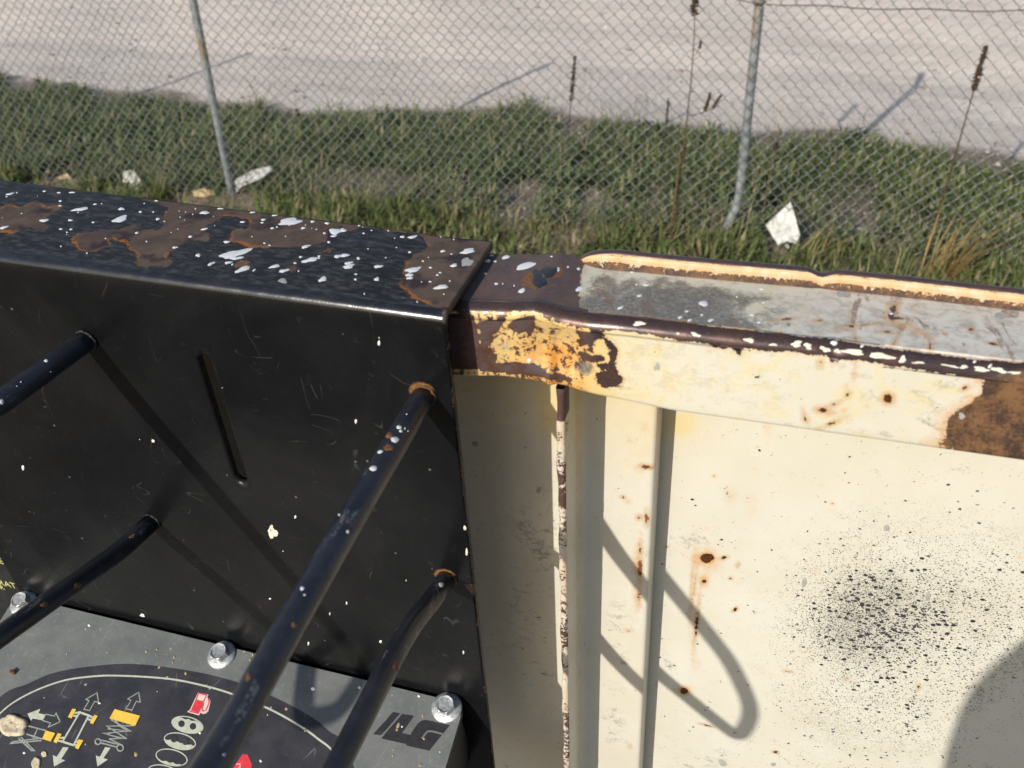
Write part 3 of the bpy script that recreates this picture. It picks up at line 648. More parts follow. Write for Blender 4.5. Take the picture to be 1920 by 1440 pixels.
# ---- raised lip along the outer edge of the rail
lx = np.concatenate([np.arange(-.132, .24, .0016), np.arange(.26, 1.3, .06)])
prof = [(.5450, RZ - .003)] + [(.5450 + .0075 * q, RZ + .0085 * q) for q in np.linspace(.1, 1, 9)] + [(.5545 + .0045 * -math.cos(a), RZ + .0085 + .0045 * math.sin(a)) for a in np.linspace(.6, math.pi, 10)] + [(.559, RZ - .02), (.556, RZ - .045)]
prof = np.array(prof); rise = np.clip((lx + .130) / .034, 0, 1); rise = np.sqrt(1 - (1 - rise) ** 2)
dn_ = np.exp(-((lx - .0385) / .006) ** 2)
V = np.zeros((len(lx), len(prof), 3)); V[:, :, 0] = lx[:, None]; V[:, :, 1] = prof[:, 0] + .0012 * np.sin(lx * 26)[:, None] - .001 * rise[:, None]
V[:, :, 2] = np.where(prof[:, 1] > RZ, RZ - .003 + (prof[:, 1] - RZ + .003) * (rise * (.86 - .22 * dn_))[:, None], prof[:, 1])
me = npmesh('rail_lip', V.reshape(-1, 3), grid_faces(*V.shape[:2])[:, ::-1]); n = len(me.vertices); A = blank(n)
hh = ((V[:, :, 2] - RZ) / .013).ravel(); pj = np.tile(np.arange(len(prof)), len(lx)); X1 = V[:, :, 0].ravel()
A['brown'] = np.where(pj >= 11, .004, np.where(pj >= 9, -.0012, -.006)) + np.where(pj <= 2, .0015 * (X1 < .05), 0)
A['tint'] = np.full(n, .30); A['orange'] = np.clip(.60 - .5 * np.clip(hh, 0, 1), 0, 1) * np.ones(n)
A['stain'] = np.where(pj <= 8, 1.15 - .10 * pj, .25); A['chip'] = np.where(pj <= 5, .86 - .055 * pj, .24); A['ochre'] = np.where(pj <= 5, .8, 0); A['matte'] = np.where(pj <= 8, 1.0, .3)
put(me, A); lip = link('rail_lip', me, MC, lift, True); lip['label'] = 'orange stained raised lip along the outer rail edge'

# ---- recessed side wall
def wl(p): v = onY(p, YW); return (v[0], v[2])
wx = np.concatenate([np.arange(-1.6, -.24, .08), np.arange(-.22, .36, .0016), np.arange(.40, 1.3, .08)])
wz = np.concatenate([np.arange(-1.40, -1.02, .04), np.arange(-1.0, -.33, .0016)])
X, Z = np.meshgrid(wx, wz, indexing='ij'); V = np.stack([X, np.full_like(X, YW) + .0012 * np.sin(X * 9) * np.sin(Z * 7), Z], -1).reshape(-1, 3)
me = npmesh('side_wall', V, grid_faces(len(wx), len(wz))); P = V[:, [0, 2]]; A = blank(len(P))
A['tint'] = np.clip((P[:, 1] + .50) / .14, 0, 1) * np.clip((.0 - P[:, 0]) / .06, 0, 1) * .75 + .12 * np.clip((P[:, 1] + .55) / .2, 0, 1)
stamp(A, 'tint', P, wl, [(1035, 750, 34, 70, 0), (1275, 795, 34, 26, 0)], 'soft', val=.75)
A['smudge'] = np.where(P[:, 0] < -.14, .18, .0); stamp(A, 'smudge', P, wl, [(1010, 1030, 40, 90, 0), (1000, 1180, 45, 110, 0), (1310, 1010, 70, 14, 20), (1850, 1290, 70, 26, 40), (1300, 1425, 60, 16, 0), (1130, 1250, 30, 40, 0)], 'soft', val=.95)
cl = np.zeros(len(P))
for cx, cy, a, b, v in ((1640, 1170, 120, 85, 1.2), (1720, 1170, 220, 130, .56), (1640, 1330, 170, 120, .36), (1800, 1080, 150, 90, .28), (1700, 1230, 270, 210, .09)):
    c = np.array(wl((cx, cy))); e1 = np.array(wl((cx + a, cy))) - c; e2 = np.array(wl((cx, cy + b))) - c
    q = (P - c) @ np.linalg.inv(np.array([e1, e2]).T).T; cl = np.maximum(cl, v * np.exp(-(q ** 2).sum(1) * .75))
A['speck'] = cl + .03
stamp(A, 'spot', P, wl, [(1357, 1046, 8, 4, 12), (1320, 1090, 6, 5, 0), (1300, 1110, 2.6, 30, -8), (1306, 1170, 4, 42, -6), (1297, 1095, 1.8, 26, -5), (1384, 1060, 3, 4, 0), (1378, 1143, 6, 4, 30), (1283, 1295, 9, 7, -10), (1325, 1360, 12, 2.5, -15), (1370, 1085, 4, 3, 0), (1454, 1410, 6, 3, 0), (1722, 1290, 4, 5, 0), (1477, 1260, 7, 2, -10)], grow=-.0007)
stamp(A, 'spot', P, wl, [(1325, 1046, 13, 9, 0)], grow=.0001)
stamp(A, 'stain', P, wl, [(1322, 1050, 32, 26, 0), (1320, 1090, 13, 17, 0), (1302, 1130, 8, 75, -6), (1283, 1295, 16, 13, 0), (1370, 930, 12, 18, 0), (1411, 950, 12, 22, 0), (1385, 1090, 10, 7, 0), (1530, 1070, 8, 8, 0), (1305, 1245, 8, 12, 0), (1540, 910, 5, 5, 0), (1440, 800, 8, 30, 0)], 'soft', val=.22)
stamp(A, 'stain', P, wl, [(1322, 1050, 24, 20, 0), (1320, 1088, 10, 12, 0), (1283, 1295, 12, 10, 0)], 'soft', val=.8)
put(me, A); wall = link('side_wall', me, MC, lift, True); wall['label'] = 'recessed cream wall sheet with rust spots and black paint specks'

# ---- vertical rib: flange towards the viewer, rounded root, flat face, return to the wall
zr = np.arange(-1.40, -.366, .0022)
ex = -.1282
pr_ = [(ex, YW + .001), (ex, YE + .0015), (ex + .001, YE), (ex + .0052, YE), (ex + .0062, YE + .0015)] + [(ex + .0062, q) for q in np.linspace(YE + .004, YF - .018, 16)] + \
      [(ex + .0062 + .018 - .018 * math.cos(a), YF - .018 + .018 * math.sin(a)) for a in np.linspace(.1, math.pi / 2, 10)] + [(q, YF) for q in np.linspace(-.102, -.0655, 18)] + [(-.0632, YF + .0008), (-.0625, YF + .003), (-.0625, YF + .015), (-.0625, YW + .001)]
pr_ = np.array(pr_); npf = len(pr_)
V = np.zeros((len(zr), npf, 3)); V[:, :, 0] = pr_[:, 0][None]; V[:, :, 1] = pr_[:, 1][None]; V[:, :, 2] = zr[:, None]
V[:, -22:, 0] += (np.clip(-.43 - zr, -.06, 1) * .0125)[:, None] * np.clip(np.arange(22) / 14, 0, 1)[None]
V[:, 1:4, 0] += .0004 * np.sin(zr * 160)[:, None] + .0004 * np.sin(zr * 61)[:, None]
me = npmesh('wall_rib', V.reshape(-1, 3), grid_faces(len(zr), npf)[:, ::-1]); n = len(me.vertices); A = blank(n)
pj = np.tile(np.arange(npf), len(zr)); zz = V[:, :, 2].ravel(); xx = V[:, :, 0].ravel()
A['chip'] = np.where((pj >= 1) & (pj <= 4), .53 + .10 * np.sin(zz * 37), np.where((pj > 4) & (pj < 12), .30 * np.clip((zz + .52) / .1, 0, 1) + .12, .02)); A['brown'] = np.where((pj >= 1) & (pj <= 10) & (zz > -.398), .003, NEG)
A['tint'] = np.clip((zz + .50) / .13, 0, 1) * .70 * (pj > 4); A['smudge'] = np.full(n, .06)
A['stain'] = np.where((pj > 18) & (pj < 24), .35, np.where(pj <= 6, .35, .05)); A['matte'] = np.ones(n); A['scale'] = np.where(pj <= 12, .8, 0)
def rb(p): v = onY(p, YF); return (v[0], v[2])
P2 = np.stack([xx, zz], -1); A2 = {'stain': A['stain'], 'brown': A['brown'], 'smudge': A['smudge'], 'spot': A['spot']}
stamp(A2, 'spot', P2, rb, [(1211, 875, 9, 3.5, -5), (1212, 972, 3.5, 9, 0), (1201, 1030, 2.5, 10, 0), (1200, 1065, 4, 20, 0), (1198, 1122, 2.5, 8, 0), (1168, 932, 3, 2, 0), (1199, 970, 2, 2, 0)], grow=.0002)
stamp(A2, 'stain', P2, rb, [(1208, 800, 8, 10, 0), (1205, 878, 16, 8, 0), (1177, 940, 7, 5, 0), (1197, 970, 7, 7, 0), (1192, 1090, 7, 60, 0), (1176, 1182, 6, 4, 0), (1180, 1400, 6, 6, 0)], 'soft', val=.6)
stamp(A2, 'smudge', P2, rb, [(1155, 1190, 26, 50, 0), (1150, 1330, 20, 60, 0), (1150, 1220, 20, 20, 0)], 'soft', val=1.0)
A2['spot'] = np.where(pj > 28, A2['spot'], NEG); A.update(A2); A['brown'] = np.where((pj > 28) | (zz > -.398), A['brown'], np.where(pj <= 10, A['brown'], NEG))
put(me, A); link('wall_rib', me, MC, lift, True)['label'] = 'vertical stiffening rib with chipped rusty front edge'

# grey primer drips on wall and rib
def bvh_of(o):
    me = o.data; return BVHTree.FromPolygons([v.co.copy() for v in me.vertices], [tuple(p.vertices) for p in me.polygons])
def splats(name, host, bvh, lst, mat, parent, raise_=.00035, rough=.16, seed=1, maxn=16):
    """Paint drops: outlines in the photograph carried along the view on to the real surface, domed."""
    rs = random.Random(seed); bm = bmesh.new()
    for cx, cy, a, b, dg_ in lst:
        v = Vector(ray(cx, cy)).normalized(); hit = bvh.ray_cast(Vector((0, 0, 0)), v)
        if hit[0] is None: continue
        th = R(-dg_); nrm = hit[1] if hit[1].dot(v) < 0 else -hit[1]
        n = 10 if a < 4 else maxn; ring = []; inner = []
        ph = [rs.uniform(0, 6.28) for _ in range(3)]
        ok = True
        for k in range(n):
            t = 2 * math.pi * k / n
            q = 1 + rough * (math.sin(2 * t + ph[0]) * .5 + math.sin(3 * t + ph[1]) * .5 + math.sin(5 * t + ph[2]) * .35) * (1 if a > 4 else .5)
            qx, qy = q * a * math.cos(t), q * b * math.sin(t)
            for sc, lst_, hgt in ((1.0, ring, .00005), (.72, inner, raise_)):
                x = cx + (qx * math.cos(th) - qy * math.sin(th)) * sc; y = cy + (qx * math.sin(th) + qy * math.cos(th)) * sc
                vv = Vector(ray(x, y)).normalized(); h = bvh.ray_cast(Vector((0, 0, 0)), vv)
                if h[0] is None or (h[0] - hit[0]).length > .03: ok = False; break
                nn = h[1] if h[1].dot(vv) < 0 else -h[1]
                lst_.append(h[0] + nn * hgt)
            if not ok: break
        if not ok: continue
        r1 = [bm.verts.new(p) for p in ring]; r2 = [bm.verts.new(p) for p in inner]
        for k in range(n): bm.faces.new((r1[k], r1[(k + 1) % n], r2[(k + 1) % n], r2[k]))
        bm.faces.new(r2)
    o = bmob(name, bm, mat, parent, True); o['kind'] = 'stuff'; return o
bw = bvh_of(wall); brr = bvh_of(rail)
gs = [(891, 832, 6, 6, 0), (985, 839, 2.5, 2.5, 0), (1010, 919, 5, 6, 0), (1663, 990, 6, 6, 0), (1666, 968, 2.5, 2.5, 0), (1508, 1092, 5, 9, -10), (1740, 1118, 5, 9, -15), (1590, 1062, 3, 2.5, 0), (1355, 1430, 8, 6, -30), (1450, 1433, 5, 4, 0), (1230, 1372, 0.1, .1, 0), (985, 775, 3, 2, 20)]
splats('paint_spot', wall, bw, gs, M_GREYSPLASH, lift, .0002)
fr = kk(640, 400, 3, [(805, 243, 14, 7, 10), (845, 238, 12, 4, 0), (822, 269, 18, 8, 5), (865, 270, 10, 5, 0), (925, 247, 25, 9, 15), (1030, 232, 15, 4, 0), (1037, 296, 58, 17, 18), (1108, 360, 24, 15, 10), (810, 340, 9, 5, 0), (872, 396, 11, 7, 0), (908, 396, 4, 4, 0), (973, 407, 5, 4, 0), (1015, 435, 22, 11, 30), (1335, 312, 10, 8, 0), (1275, 302, 7, 5, 0), (1340, 425, 26, 11, 20), (1218, 315, 12, 12, 0), (1490, 285, 30, 7, -3), (1550, 267, 9, 10, 70), (1183, 243, 7, 4, 0), (1615, 317, 13, 5, 0), (1637, 331, 12, 4, 0), (1505, 313, 9, 5, 0), (1677, 463, 15, 7, 10), (1570, 531, 18, 8, 20), (1715, 403, 20, 6, 5), (1660, 400, 6, 5, 0), (1057, 828, 11, 11, 0)]) + \
     kk(1040, 440, 4.8, [(1340, 620, 42, 24, -15), (1190, 690, 18, 8, 15), (1215, 770, 22, 10, 15), (1130, 745, 22, 12, 30), (1325, 722, 14, 8, 10), (1780, 722, 20, 10, 10), (1840, 790, 18, 10, 5), (1405, 770, 30, 12, 15), (1640, 560, 10, 7, 0), (1880, 610, 14, 9, 0), (1865, 490, 22, 9, 0)]) + \
     kk(1440, 460, 4, [(495, 732, 24, 19, 0), (705, 755, 16, 10, 40), (1550, 872, 14, 10, 40), (925, 512, 14, 8, 0), (1665, 905, 22, 9, 50)])
splats('paint_splash', rail, brr, fr, M_WHITE, lift)
splats('paint_remnant', rail, brr, kk(1440, 460, 4, [(215, 740, 40, 22, 0), (300, 755, 32, 20, -20), (430, 780, 40, 18, -10), (640, 800, 90, 18, -10), (850, 830, 90, 22, -12), (1010, 857, 25, 25, 0), (1130, 880, 40, 9, 0), (1370, 905, 60, 8, -10), (1470, 912, 30, 12, 0), (1600, 930, 60, 16, -5), (1730, 935, 60, 16, -10), (1850, 955, 50, 9, 0), (40, 745, 26, 10, 0), (520, 790, 22, 12, 0)]) +
       kk(1040, 440, 4.8, [(760, 800, 45, 22, 0), (1270, 900, 42, 16, -15), (1750, 950, 45, 20, 0), (1110, 890, 14, 12, 0)]), M_CREAMCHIP, lift, .0003, .38, 5)
splats('primer_spot', rail, brr, kk(1440, 460, 4, [(1750, 530, 55, 24, -10), (565, 365, 60, 26, 0), (975, 400, 26, 12, 0), (940, 428, 28, 11, 15)]) + [(948, 650, 3.5, 3.5, 0), (1803, 780, 5, 7, 0), (1232, 688, 6, 7, 0)], M_GREYSPLASH, lift, .0001, .3, 9)

splats('rust_ring', rail, brr, kk(640, 400, 3, [(1095, 375, 68, 62, 20), (1215, 335, 26, 40, -20)]), M_RUST, lift, .0001, .3, 21)
splats('paint_remnant', rail, brr, kk(640, 400, 3, [(1110, 372, 42, 50, 0), (1170, 330, 46, 34, 30)]), M_DARKPRINT, lift, .0006, .35, 22)
# ---- deck and toe board (below the view)
def boxbm(x0, x1, y0, y1, z0, z1, bev=.002):
    bm = bmesh.new(); bmesh.ops.create_cube(bm, size=1)
    for v in bm.verts: v.co = Vector(((x0 + x1) / 2 + v.co.x * (x1 - x0), (y0 + y1) / 2 + v.co.y * (y1 - y0), (z0 + z1) / 2 + v.co.z * (z1 - z0)))
    if bev: bmesh.ops.bevel(bm, geom=bm.edges[:], offset=bev, segments=2, affect='EDGES')
    return bm
bmob('deck', boxbm(-1.6, 1.25, -.55, YW + .02, -1.46, -1.41), M_DECK, lift)
bmob('toe_board', boxbm(-1.6, 1.25, YW - .006, YW - .002, -1.408, -1.26, .001), M_DECK, lift)

# ------------------------------------------------------------------ the control box hooked over the rail
box = tag(empty('control_box', (-.47, .45, -.90)), 'black control box hooked over the rail with bar guards and grey console', 'control box')
PY, PZ, EXR, EXL = .45, -.302, -.1965, -.7425
TH = .0060
def tp_(p): v = onZ(p, PZ); return (v[0], v[1] - PY)
def fp_(p): v = onY(p, PY); return (v[0], v[2] - PZ)
SX, ST, SBt, SW = -.3973, fp_((384, 668))[1], fp_((454, 905))[1], .0062      # slot
gx = np.concatenate([np.arange(EXL, -.4125, .0022), np.arange(-.4125, -.3820, .0030), np.arange(-.3820, EXR, .0020), [EXR]]); gx = np.unique(np.round(gx, 5))
fr_ = .0075
ut = np.arange(.112, fr_, -.0020); ua = np.linspace(0, math.pi / 2, 11); ufr = np.arange(-fr_, -.62, -.0024)
rows = [('t', u) for u in ut] + [('a', a) for a in ua] + [('f', u) for u in ufr]
def sheet_pt(x, kd, q):
    zo = .0115 * (EXR - x); yo = .010 * (EXR - x)
    if kd == 't':
        yb = .1055 + .030 * (EXR - x); y = fr_ + (q - fr_) * (yb - fr_) / (.112 - fr_); return (x, PY + yo * .6 + y, PZ + zo * .8 - .0012 * math.exp(-((x + .235) / .02) ** 2)), (x, y)
    if kd == 'a': return (x, PY + yo * .6 + fr_ - fr_ * math.sin(q), PZ + zo * .8 - fr_ + fr_ * math.cos(q)), (x, fr_ * (1 - 2 * q / (math.pi / 2)))
    f0 = math.exp((q + fr_) / .1); return (x, PY + yo * .6 * f0, PZ + q + zo * .8 * f0), (x, q)
V = []; UV = []
for x in gx:
    for kd, q in rows:
        a, b = sheet_pt(x, kd, q); V.append(a); UV.append(b)
V = np.array(V); UV = np.array(UV); Q = grid_faces(len(gx), len(rows))[:, ::-1]
# cut the slot: drop the quads around it and re-triangulate that patch
px0, px1, pz0, pz1 = -.4090, -.3855, SBt - .012, ST + .012
inp = (UV[:, 0] > px0) & (UV[:, 0] < px1) & (UV[:, 1] > pz0) & (UV[:, 1] < pz1)
hole = inp[Q].all(1); 
bq = Q[hole]; ids = np.unique(bq); Q = Q[~hole]
cap = [(SX + SW * math.cos(a), ST - SW + SW * math.sin(a)) for a in np.linspace(0, math.pi, 13)] + [(SX + SW * math.cos(a), SBt + SW + SW * math.sin(a)) for a in np.linspace(math.pi, 2 * math.pi, 13)]
bx_, bz_ = np.unique(UV[ids, 0]), np.unique(UV[ids, 1])
edge = [(x, bz_[0]) for x in bx_] + [(bx_[-1], z) for z in bz_[1:]] + [(x, bz_[-1]) for x in bx_[::-1][1:]] + [(bx_[0], z) for z in bz_[::-1][1:-1]]
pts2 = [Vector(p) for p in edge + cap]; ne, nc = len(edge), len(cap)
eds = [(i, (i + 1) % ne) for i in range(ne)] + [(ne + i, ne + (i + 1) % nc) for i in range(nc)]
ov, oe, of, *_ = delaunay_2d_cdt(pts2, eds, [], 0, 1e-7)
ov = np.array([tuple(v) for v in ov]); tris = []
for f in of:
    c = ov[list(f)].mean(0)
    if poly_sdf(c[None], cap)[0] < 0: tris.append(f)
off = len(V); V = np.concatenate([V, [sheet_pt(a, 'f', b)[0] for a, b in ov]]); UV = np.concatenate([UV, ov])
me = bpy.data.meshes.new('bracket_plate'); me.from_pydata(V.tolist(), [], Q.tolist() + [tuple(off + i for i in f) for f in tris]); me.update()
bm = bmesh.new(); bm.from_mesh(me); uvl = bm.verts.layers.float_vector.new('uv2')
for v, q in zip(bm.verts, UV): v[uvl] = (q[0], q[1], 0)
bmesh.ops.remove_doubles(bm, verts=bm.verts, dist=1e-5); bmesh.ops.recalc_face_normals(bm, faces=bm.faces)
bm.faces.ensure_lookup_table()
tf = max(bm.faces, key=lambda f: f.calc_center_median().z)
if tf.normal.z < 0: bmesh.ops.reverse_faces(bm, faces=bm.faces)
loose = [v for v in bm.verts if not v.link_faces]; bmesh.ops.delete(bm, geom=loose, context='VERTS')
P = np.array([tuple(v[uvl])[:2] for v in bm.verts]); bm.verts.layers.float_vector.remove(uvl); bm.to_mesh(me); bm.free()
C4 = lambda pts: crop(0, 330, 3, pts)
C5 = lambda pts: crop(640, 400, 3, pts)
rust = [C4([(-80, 215), (0, 205), (60, 180), (120, 200), (170, 178), (230, 180), (270, 205), (330, 185), (325, 220), (270, 245), (262, 290), (285, 322), (250, 335), (150, 330), (60, 355), (0, 345), (-80, 350)]),
    C4([(395, 400), (430, 345), (520, 335), (680, 320), (700, 300), (780, 298), (795, 315), (885, 335), (910, 300), (885, 285), (910, 260), (935, 215), (935, 190), (800, 165), (760, 100), (960, 100), (1200, 140), (1500, 175), (1700, 195), (1920, 220), (2100, 250), (2100, 300), (1940, 290), (1850, 310), (1845, 375), (1780, 405), (1690, 410), (1410, 415), (1300, 385), (1290, 335), (1315, 315), (1390, 310), (1402, 258), (1330, 245), (1250, 245), (1170, 300), (1145, 315), (1175, 350), (1160, 380), (1060, 382), (1000, 425), (930, 460), (975, 520), (905, 540), (850, 520), (830, 545), (790, 540), (760, 515), (775, 465), (720, 435), (700, 400), (620, 375), (615, 410), (530, 455), (430, 445)]),
    C5([(470, 80), (480, 190), (400, 240), (360, 280), (345, 350), (318, 395), (375, 455), (420, 490), (470, 510), (560, 530), (640, 540), (700, 450), (900, 120), (700, 80)]),
    C5([(0, 0), (500, 60), (500, 130), (300, 108), (100, 85), (90, 110), (0, 118)]),
    C4([(1310, 500), (1350, 485), (1400, 500), (1380, 525), (1320, 530)]), C4([(1620, 510), (1660, 500), (1680, 530), (1640, 550), (1610, 540)]),
    C4([(400, 108), (470, 112), (460, 122), (410, 122)]), C4([(1830, 420), (1860, 425), (1850, 440), (1820, 435)])]
rs_ = np.full(len(P), NEG)
for q in rust: rs_ = np.maximum(rs_, poly_sdf(P, [tp_(p) for p in q]))
for q in ([(545, 530), (580, 525), (600, 560), (600, 620), (590, 660), (560, 600)], [(585, 700), (612, 700), (612, 790), (598, 800), (588, 760)]):
    rs_ = np.maximum(rs_, poly_sdf(P, [fp_(p) for p in C5(q)]))
rs_ = np.maximum(rs_, poly_sdf(P, [fp_(p) for p in crop(400, 960, 3, [(1400, 400), (1460, 410), (1500, 480), (1510, 560), (1480, 500), (1430, 430)])]))
bb = np.where(P[:, 1] > .102, .002 - .004 * rng.random(), NEG)
edge_d = EXR - P[:, 0]; wearn = np.array([mnoise.noise(Vector((0, q * 30, 0))) for q in P[:, 1]])
rs_ = np.maximum(rs_, np.where(P[:, 1] < -.02, -.0015 - edge_d + .004 * np.clip(wearn, 0, 1), NEG))
attr(me, 'fold', np.exp(-(P[:, 1] / .007) ** 2)); attr(me, 'rust', rs_); attr(me, 'top', np.clip(P[:, 1] / .01, 0, 1))
BARS = {'A': (162, 638), 'C': (795, 742), 'B': (285, 978), 'D': (838, 1085)}
wd = np.zeros(len(P))
for k, s in (('A', .12), ('C', 1.0), ('B', .12), ('D', 1.0)):
    c = np.array(fp_(BARS[k])); d = np.hypot(*(P - c).T); wd = np.maximum(wd, s * np.clip(1 - np.abs(d - .0098) / .0042, 0, 1) * np.clip(.35 + (P[:, 1] - c[1] - .4 * (P[:, 0] - c[0])) / .012, 0, 1))
attr(me, 'weld', wd)
plate = link('bracket_plate', me, MB, box, True); plate['label'] = 'black bent plate with flaking rusty top and a long slot'
so = plate.modifiers.new('thickness', 'SOLIDIFY'); so.thickness = TH; so.offset = -1
bp = bvh_of(plate)

# ---- bar guards: two U-shaped rods welded to the plate
BR = .0086
def quad(a, b, c, n=8): return [(a.lerp(b, k / n)).lerp(b.lerp(c, k / n), k / n) for k in range(n + 1)]
def smoothpath(pts, rr):
    out = [pts[0]]
    for a, b, c in zip(pts, pts[1:], pts[2:]):
        q = min(rr, (b - a).length * .45, (c - b).length * .45)
        out += quad(b + (a - b).normalized() * q, b, b + (c - b).normalized() * q)
    out.append(pts[-1]); dense = [out[0]]
    for a, b in zip(out, out[1:]):
        m = max(1, int((b - a).length / .012))
        for k in range(1, m + 1): dense.append(a.lerp(b, k / m))
    return dense
def root_pt(k): v = onY(BARS[k], PY); return Vector((v[0], PY + .002, v[2]))
def guard(kt, kb, mid, label):
    a, b = root_pt(kt), root_pt(kb)
    path = smoothpath([a] + [Vector(m) for m in mid] + [b], .05)
    o = bmob('bar_guard', tube(path, BR, 18), MBAR, box, True); o['label'] = label
    for q, mat in ((a, 'u'), (b, 'l')):
        bm = bmesh.new()
        n1, n2 = 28, 8
        rg = [[bm.verts.new((q.x + (BR - .0003 + .0011 * math.cos(v)) * math.cos(u), PY - .0003 - .0014 * max(math.sin(v), -.6) , q.z + (BR - .0003 + .0011 * math.cos(v)) * math.sin(u))) for v in np.linspace(0, 2 * math.pi, n2, endpoint=False)] for u in np.linspace(0, 2 * math.pi, n1, endpoint=False)]
        for i in range(n1):
            for j in range(n2): bm.faces.new((rg[i][j], rg[(i + 1) % n1][j], rg[(i + 1) % n1][(j + 1) % n2], rg[i][(j + 1) % n2]))
        for v in bm.verts: v.co += Vector((rng.normal(0, .0003), rng.normal(0, .0003), rng.normal(0, .0003)))
        w_ = bmob('weld_bead', bm, M_RUST if kt == 'C' else M_DARKRUST, o, True)
    return o
gr = guard('C', 'D', [(-.2183, .3292, -.3755), (-.2186, .2400, -.3800), (-.2192, .1710, -.3868), (-.2225, .075, -.3800), (-.226, 0, -.371), (-.2282, -.135, -.364), (-.2292, -.218, -.388), (-.2288, -.195, -.455), (-.2276, -.11, -.477), (-.226, -.02, -.498), (-.2246, .06, -.517), (-.2235, .15, -.530), (-.222, .29, -.5348), (-.221, .372, -.538), (-.2196, .428, -.560)], 'bar guard at the right of the plate with rusty welds')
gl = guard('A', 'B', [(-.513, .36, -.368), (-.537, .116, -.352), (-.556, -.07, -.338), (-.571, -.215, -.334), (-.5745, -.262, -.375), (-.567, -.19, -.425), (-.563, -.142, -.452), (-.557, -.08, -.468), (-.543, .11, -.503), (-.531, .245, -.530), (-.520, .357, -.5556), (-.516, .41, -.568)], 'bar guard at the left of the plate')

# ---- sloping console with its printed face
CT = R(16); CU = Vector((0, math.cos(CT), math.sin(CT))); CN = Vector((0, -math.sin(CT), math.cos(CT))); C0 = Vector((0, PY - .004, -.737))
def cpl(p, h=0.0):
    r = Vector(ray(*p)); q = r * (C0.dot(CN) / r.dot(CN)); return q + CN * h
def cuv(x, v, h=0.0): return Vector((x, 0, 0)) + C0 + CU * v + CN * h
def cto(p): q = cpl(p); return (q.x, (q - C0).dot(CU))
# body: rounded-corner slab
def console_outline(x0, x1, v0, v1, r):
    out = []
    for cx, cv, a0 in ((x1 - r, v1 - r, 0), (x0 + r, v1 - r, 90), (x0 + r, v0 + r, 180), (x1 - r, v0 + r, 270)):
        for k in range(7): a = R(a0 + 15 * k); out.append((cx + r * math.cos(a), cv + r * math.sin(a)))
    return out
bm = bmesh.new(); OL = console_outline(-.7435, -.2155, -.42, -.0005, .013)
layers = [[bm.verts.new(cuv(x, v, h)) for x, v in (OL if s == 1 else [(-.4795 + (a + .4795) * s, -.21 + (b + .21) * s) for a, b in OL])] for h, s in ((0, .996), (-.0012, 1), (-.004, 1), (-.0055, .99), (-.11, .97))]
bm.faces.new(layers[0])
for r1, r2 in zip(layers, layers[1:]):
    for k in range(len(r1)): bm.faces.new((r1[k], r2[k], r2[(k + 1) % len(r1)], r1[(k + 1) % len(r1)]))
bm.faces.new(layers[-1][::-1])
me = bpy.data.meshes.new('console'); bmesh.ops.recalc_face_normals(bm, faces=bm.faces); bm.to_mesh(me); bm.free()
cons = link('console', me, M_CONS, box); me.materials.append(M_SIDE); cons['label'] = 'sloping grey console face with printed symbols'
for p in me.polygons: p.material_index = 0 if p.normal.dot(CN) > .8 else 1
def flat(name, pts, mat, h, parent=cons, px_=True):
    bm = bmesh.new(); vs_ = [bm.verts.new(cpl(p, h) if px_ else cuv(p[0], p[1], h)) for p in pts]
    f = bm.faces.new(vs_); f.normal_update()
    if f.normal.dot(CN) < 0: f.normal_flip()
    bmesh.ops.triangulate(bm, faces=bm.faces)
    me = bpy.data.meshes.new(name); bm.to_mesh(me); bm.free(); return link(name, me, mat, parent)
def stroke_bm(bm, pts, wd, h, closed=False, px_=True):
    """A mitred flat line on the console, width in metres."""
    Q = [np.array(cto(p) if px_ else p) for p in pts]; n = len(Q); L, Rr = [], []
    for i in range(n):
        a = Q[i - 1] if (i > 0 or closed) else None; c = Q[(i + 1) % n] if (i < n - 1 or closed) else None
        d1 = (Q[i] - a) / np.linalg.norm(Q[i] - a) if a is not None else None; d2 = (c - Q[i]) / np.linalg.norm(c - Q[i]) if c is not None else None
        if d1 is None: m = np.array([-d2[1], d2[0]])
        elif d2 is None: m = np.array([-d1[1], d1[0]])
        else:
            n1, n2 = np.array([-d1[1], d1[0]]), np.array([-d2[1], d2[0]]); m = n1 + n2; m = m / max(np.linalg.norm(m), 1e-6); m = m / max(m @ n1, .35)
        L.append(bm.verts.new(cuv(*(Q[i] + m * wd / 2), h))); Rr.append(bm.verts.new(cuv(*(Q[i] - m * wd / 2), h)))
    for i in range(n if closed else n - 1):
        j = (i + 1) % n; bm.faces.new((Rr[i], Rr[j], L[j], L[i]))
def strokes(name, lines, mat, wd, h, parent=cons):
    bm = bmesh.new()
    for i, (pts, closed) in enumerate(lines): stroke_bm(bm, pts, wd, h + i * .00002, closed)
    return bmob(name, bm, mat, parent)
def spline(pts, m=6):
    P = [np.array(p) for p in pts]; n = len(P); out = []
    for i in range(n):
        p0, p1, p2, p3 = P[i - 1], P[i], P[(i + 1) % n], P[(i + 2) % n]
        for k in range(m):
            t = k / m; out.append(tuple(.5 * ((2 * p1) + (-p0 + p2) * t + (2 * p0 - 5 * p1 + 4 * p2 - p3) * t * t + (-p0 + 3 * p1 - 3 * p2 + p3) * t ** 3)))
    return out
ov_ = [cto(p) for p in ((0, 1307), (50, 1283), (100, 1262), (167, 1250), (250, 1245), (357, 1258), (447, 1280), (520, 1310), (585, 1345), (618, 1372), (643, 1393))] + [(-.285, -.10), (-.268, -.15), (-.285, -.21), (-.34, -.27), (-.48, -.30), (-.62, -.275), (-.69, -.22), (-.705, -.16)]
flat('oval_print', spline(ov_), M_OVAL, .00012, cons, False)['label'] = 'large dark oval printed on the console'
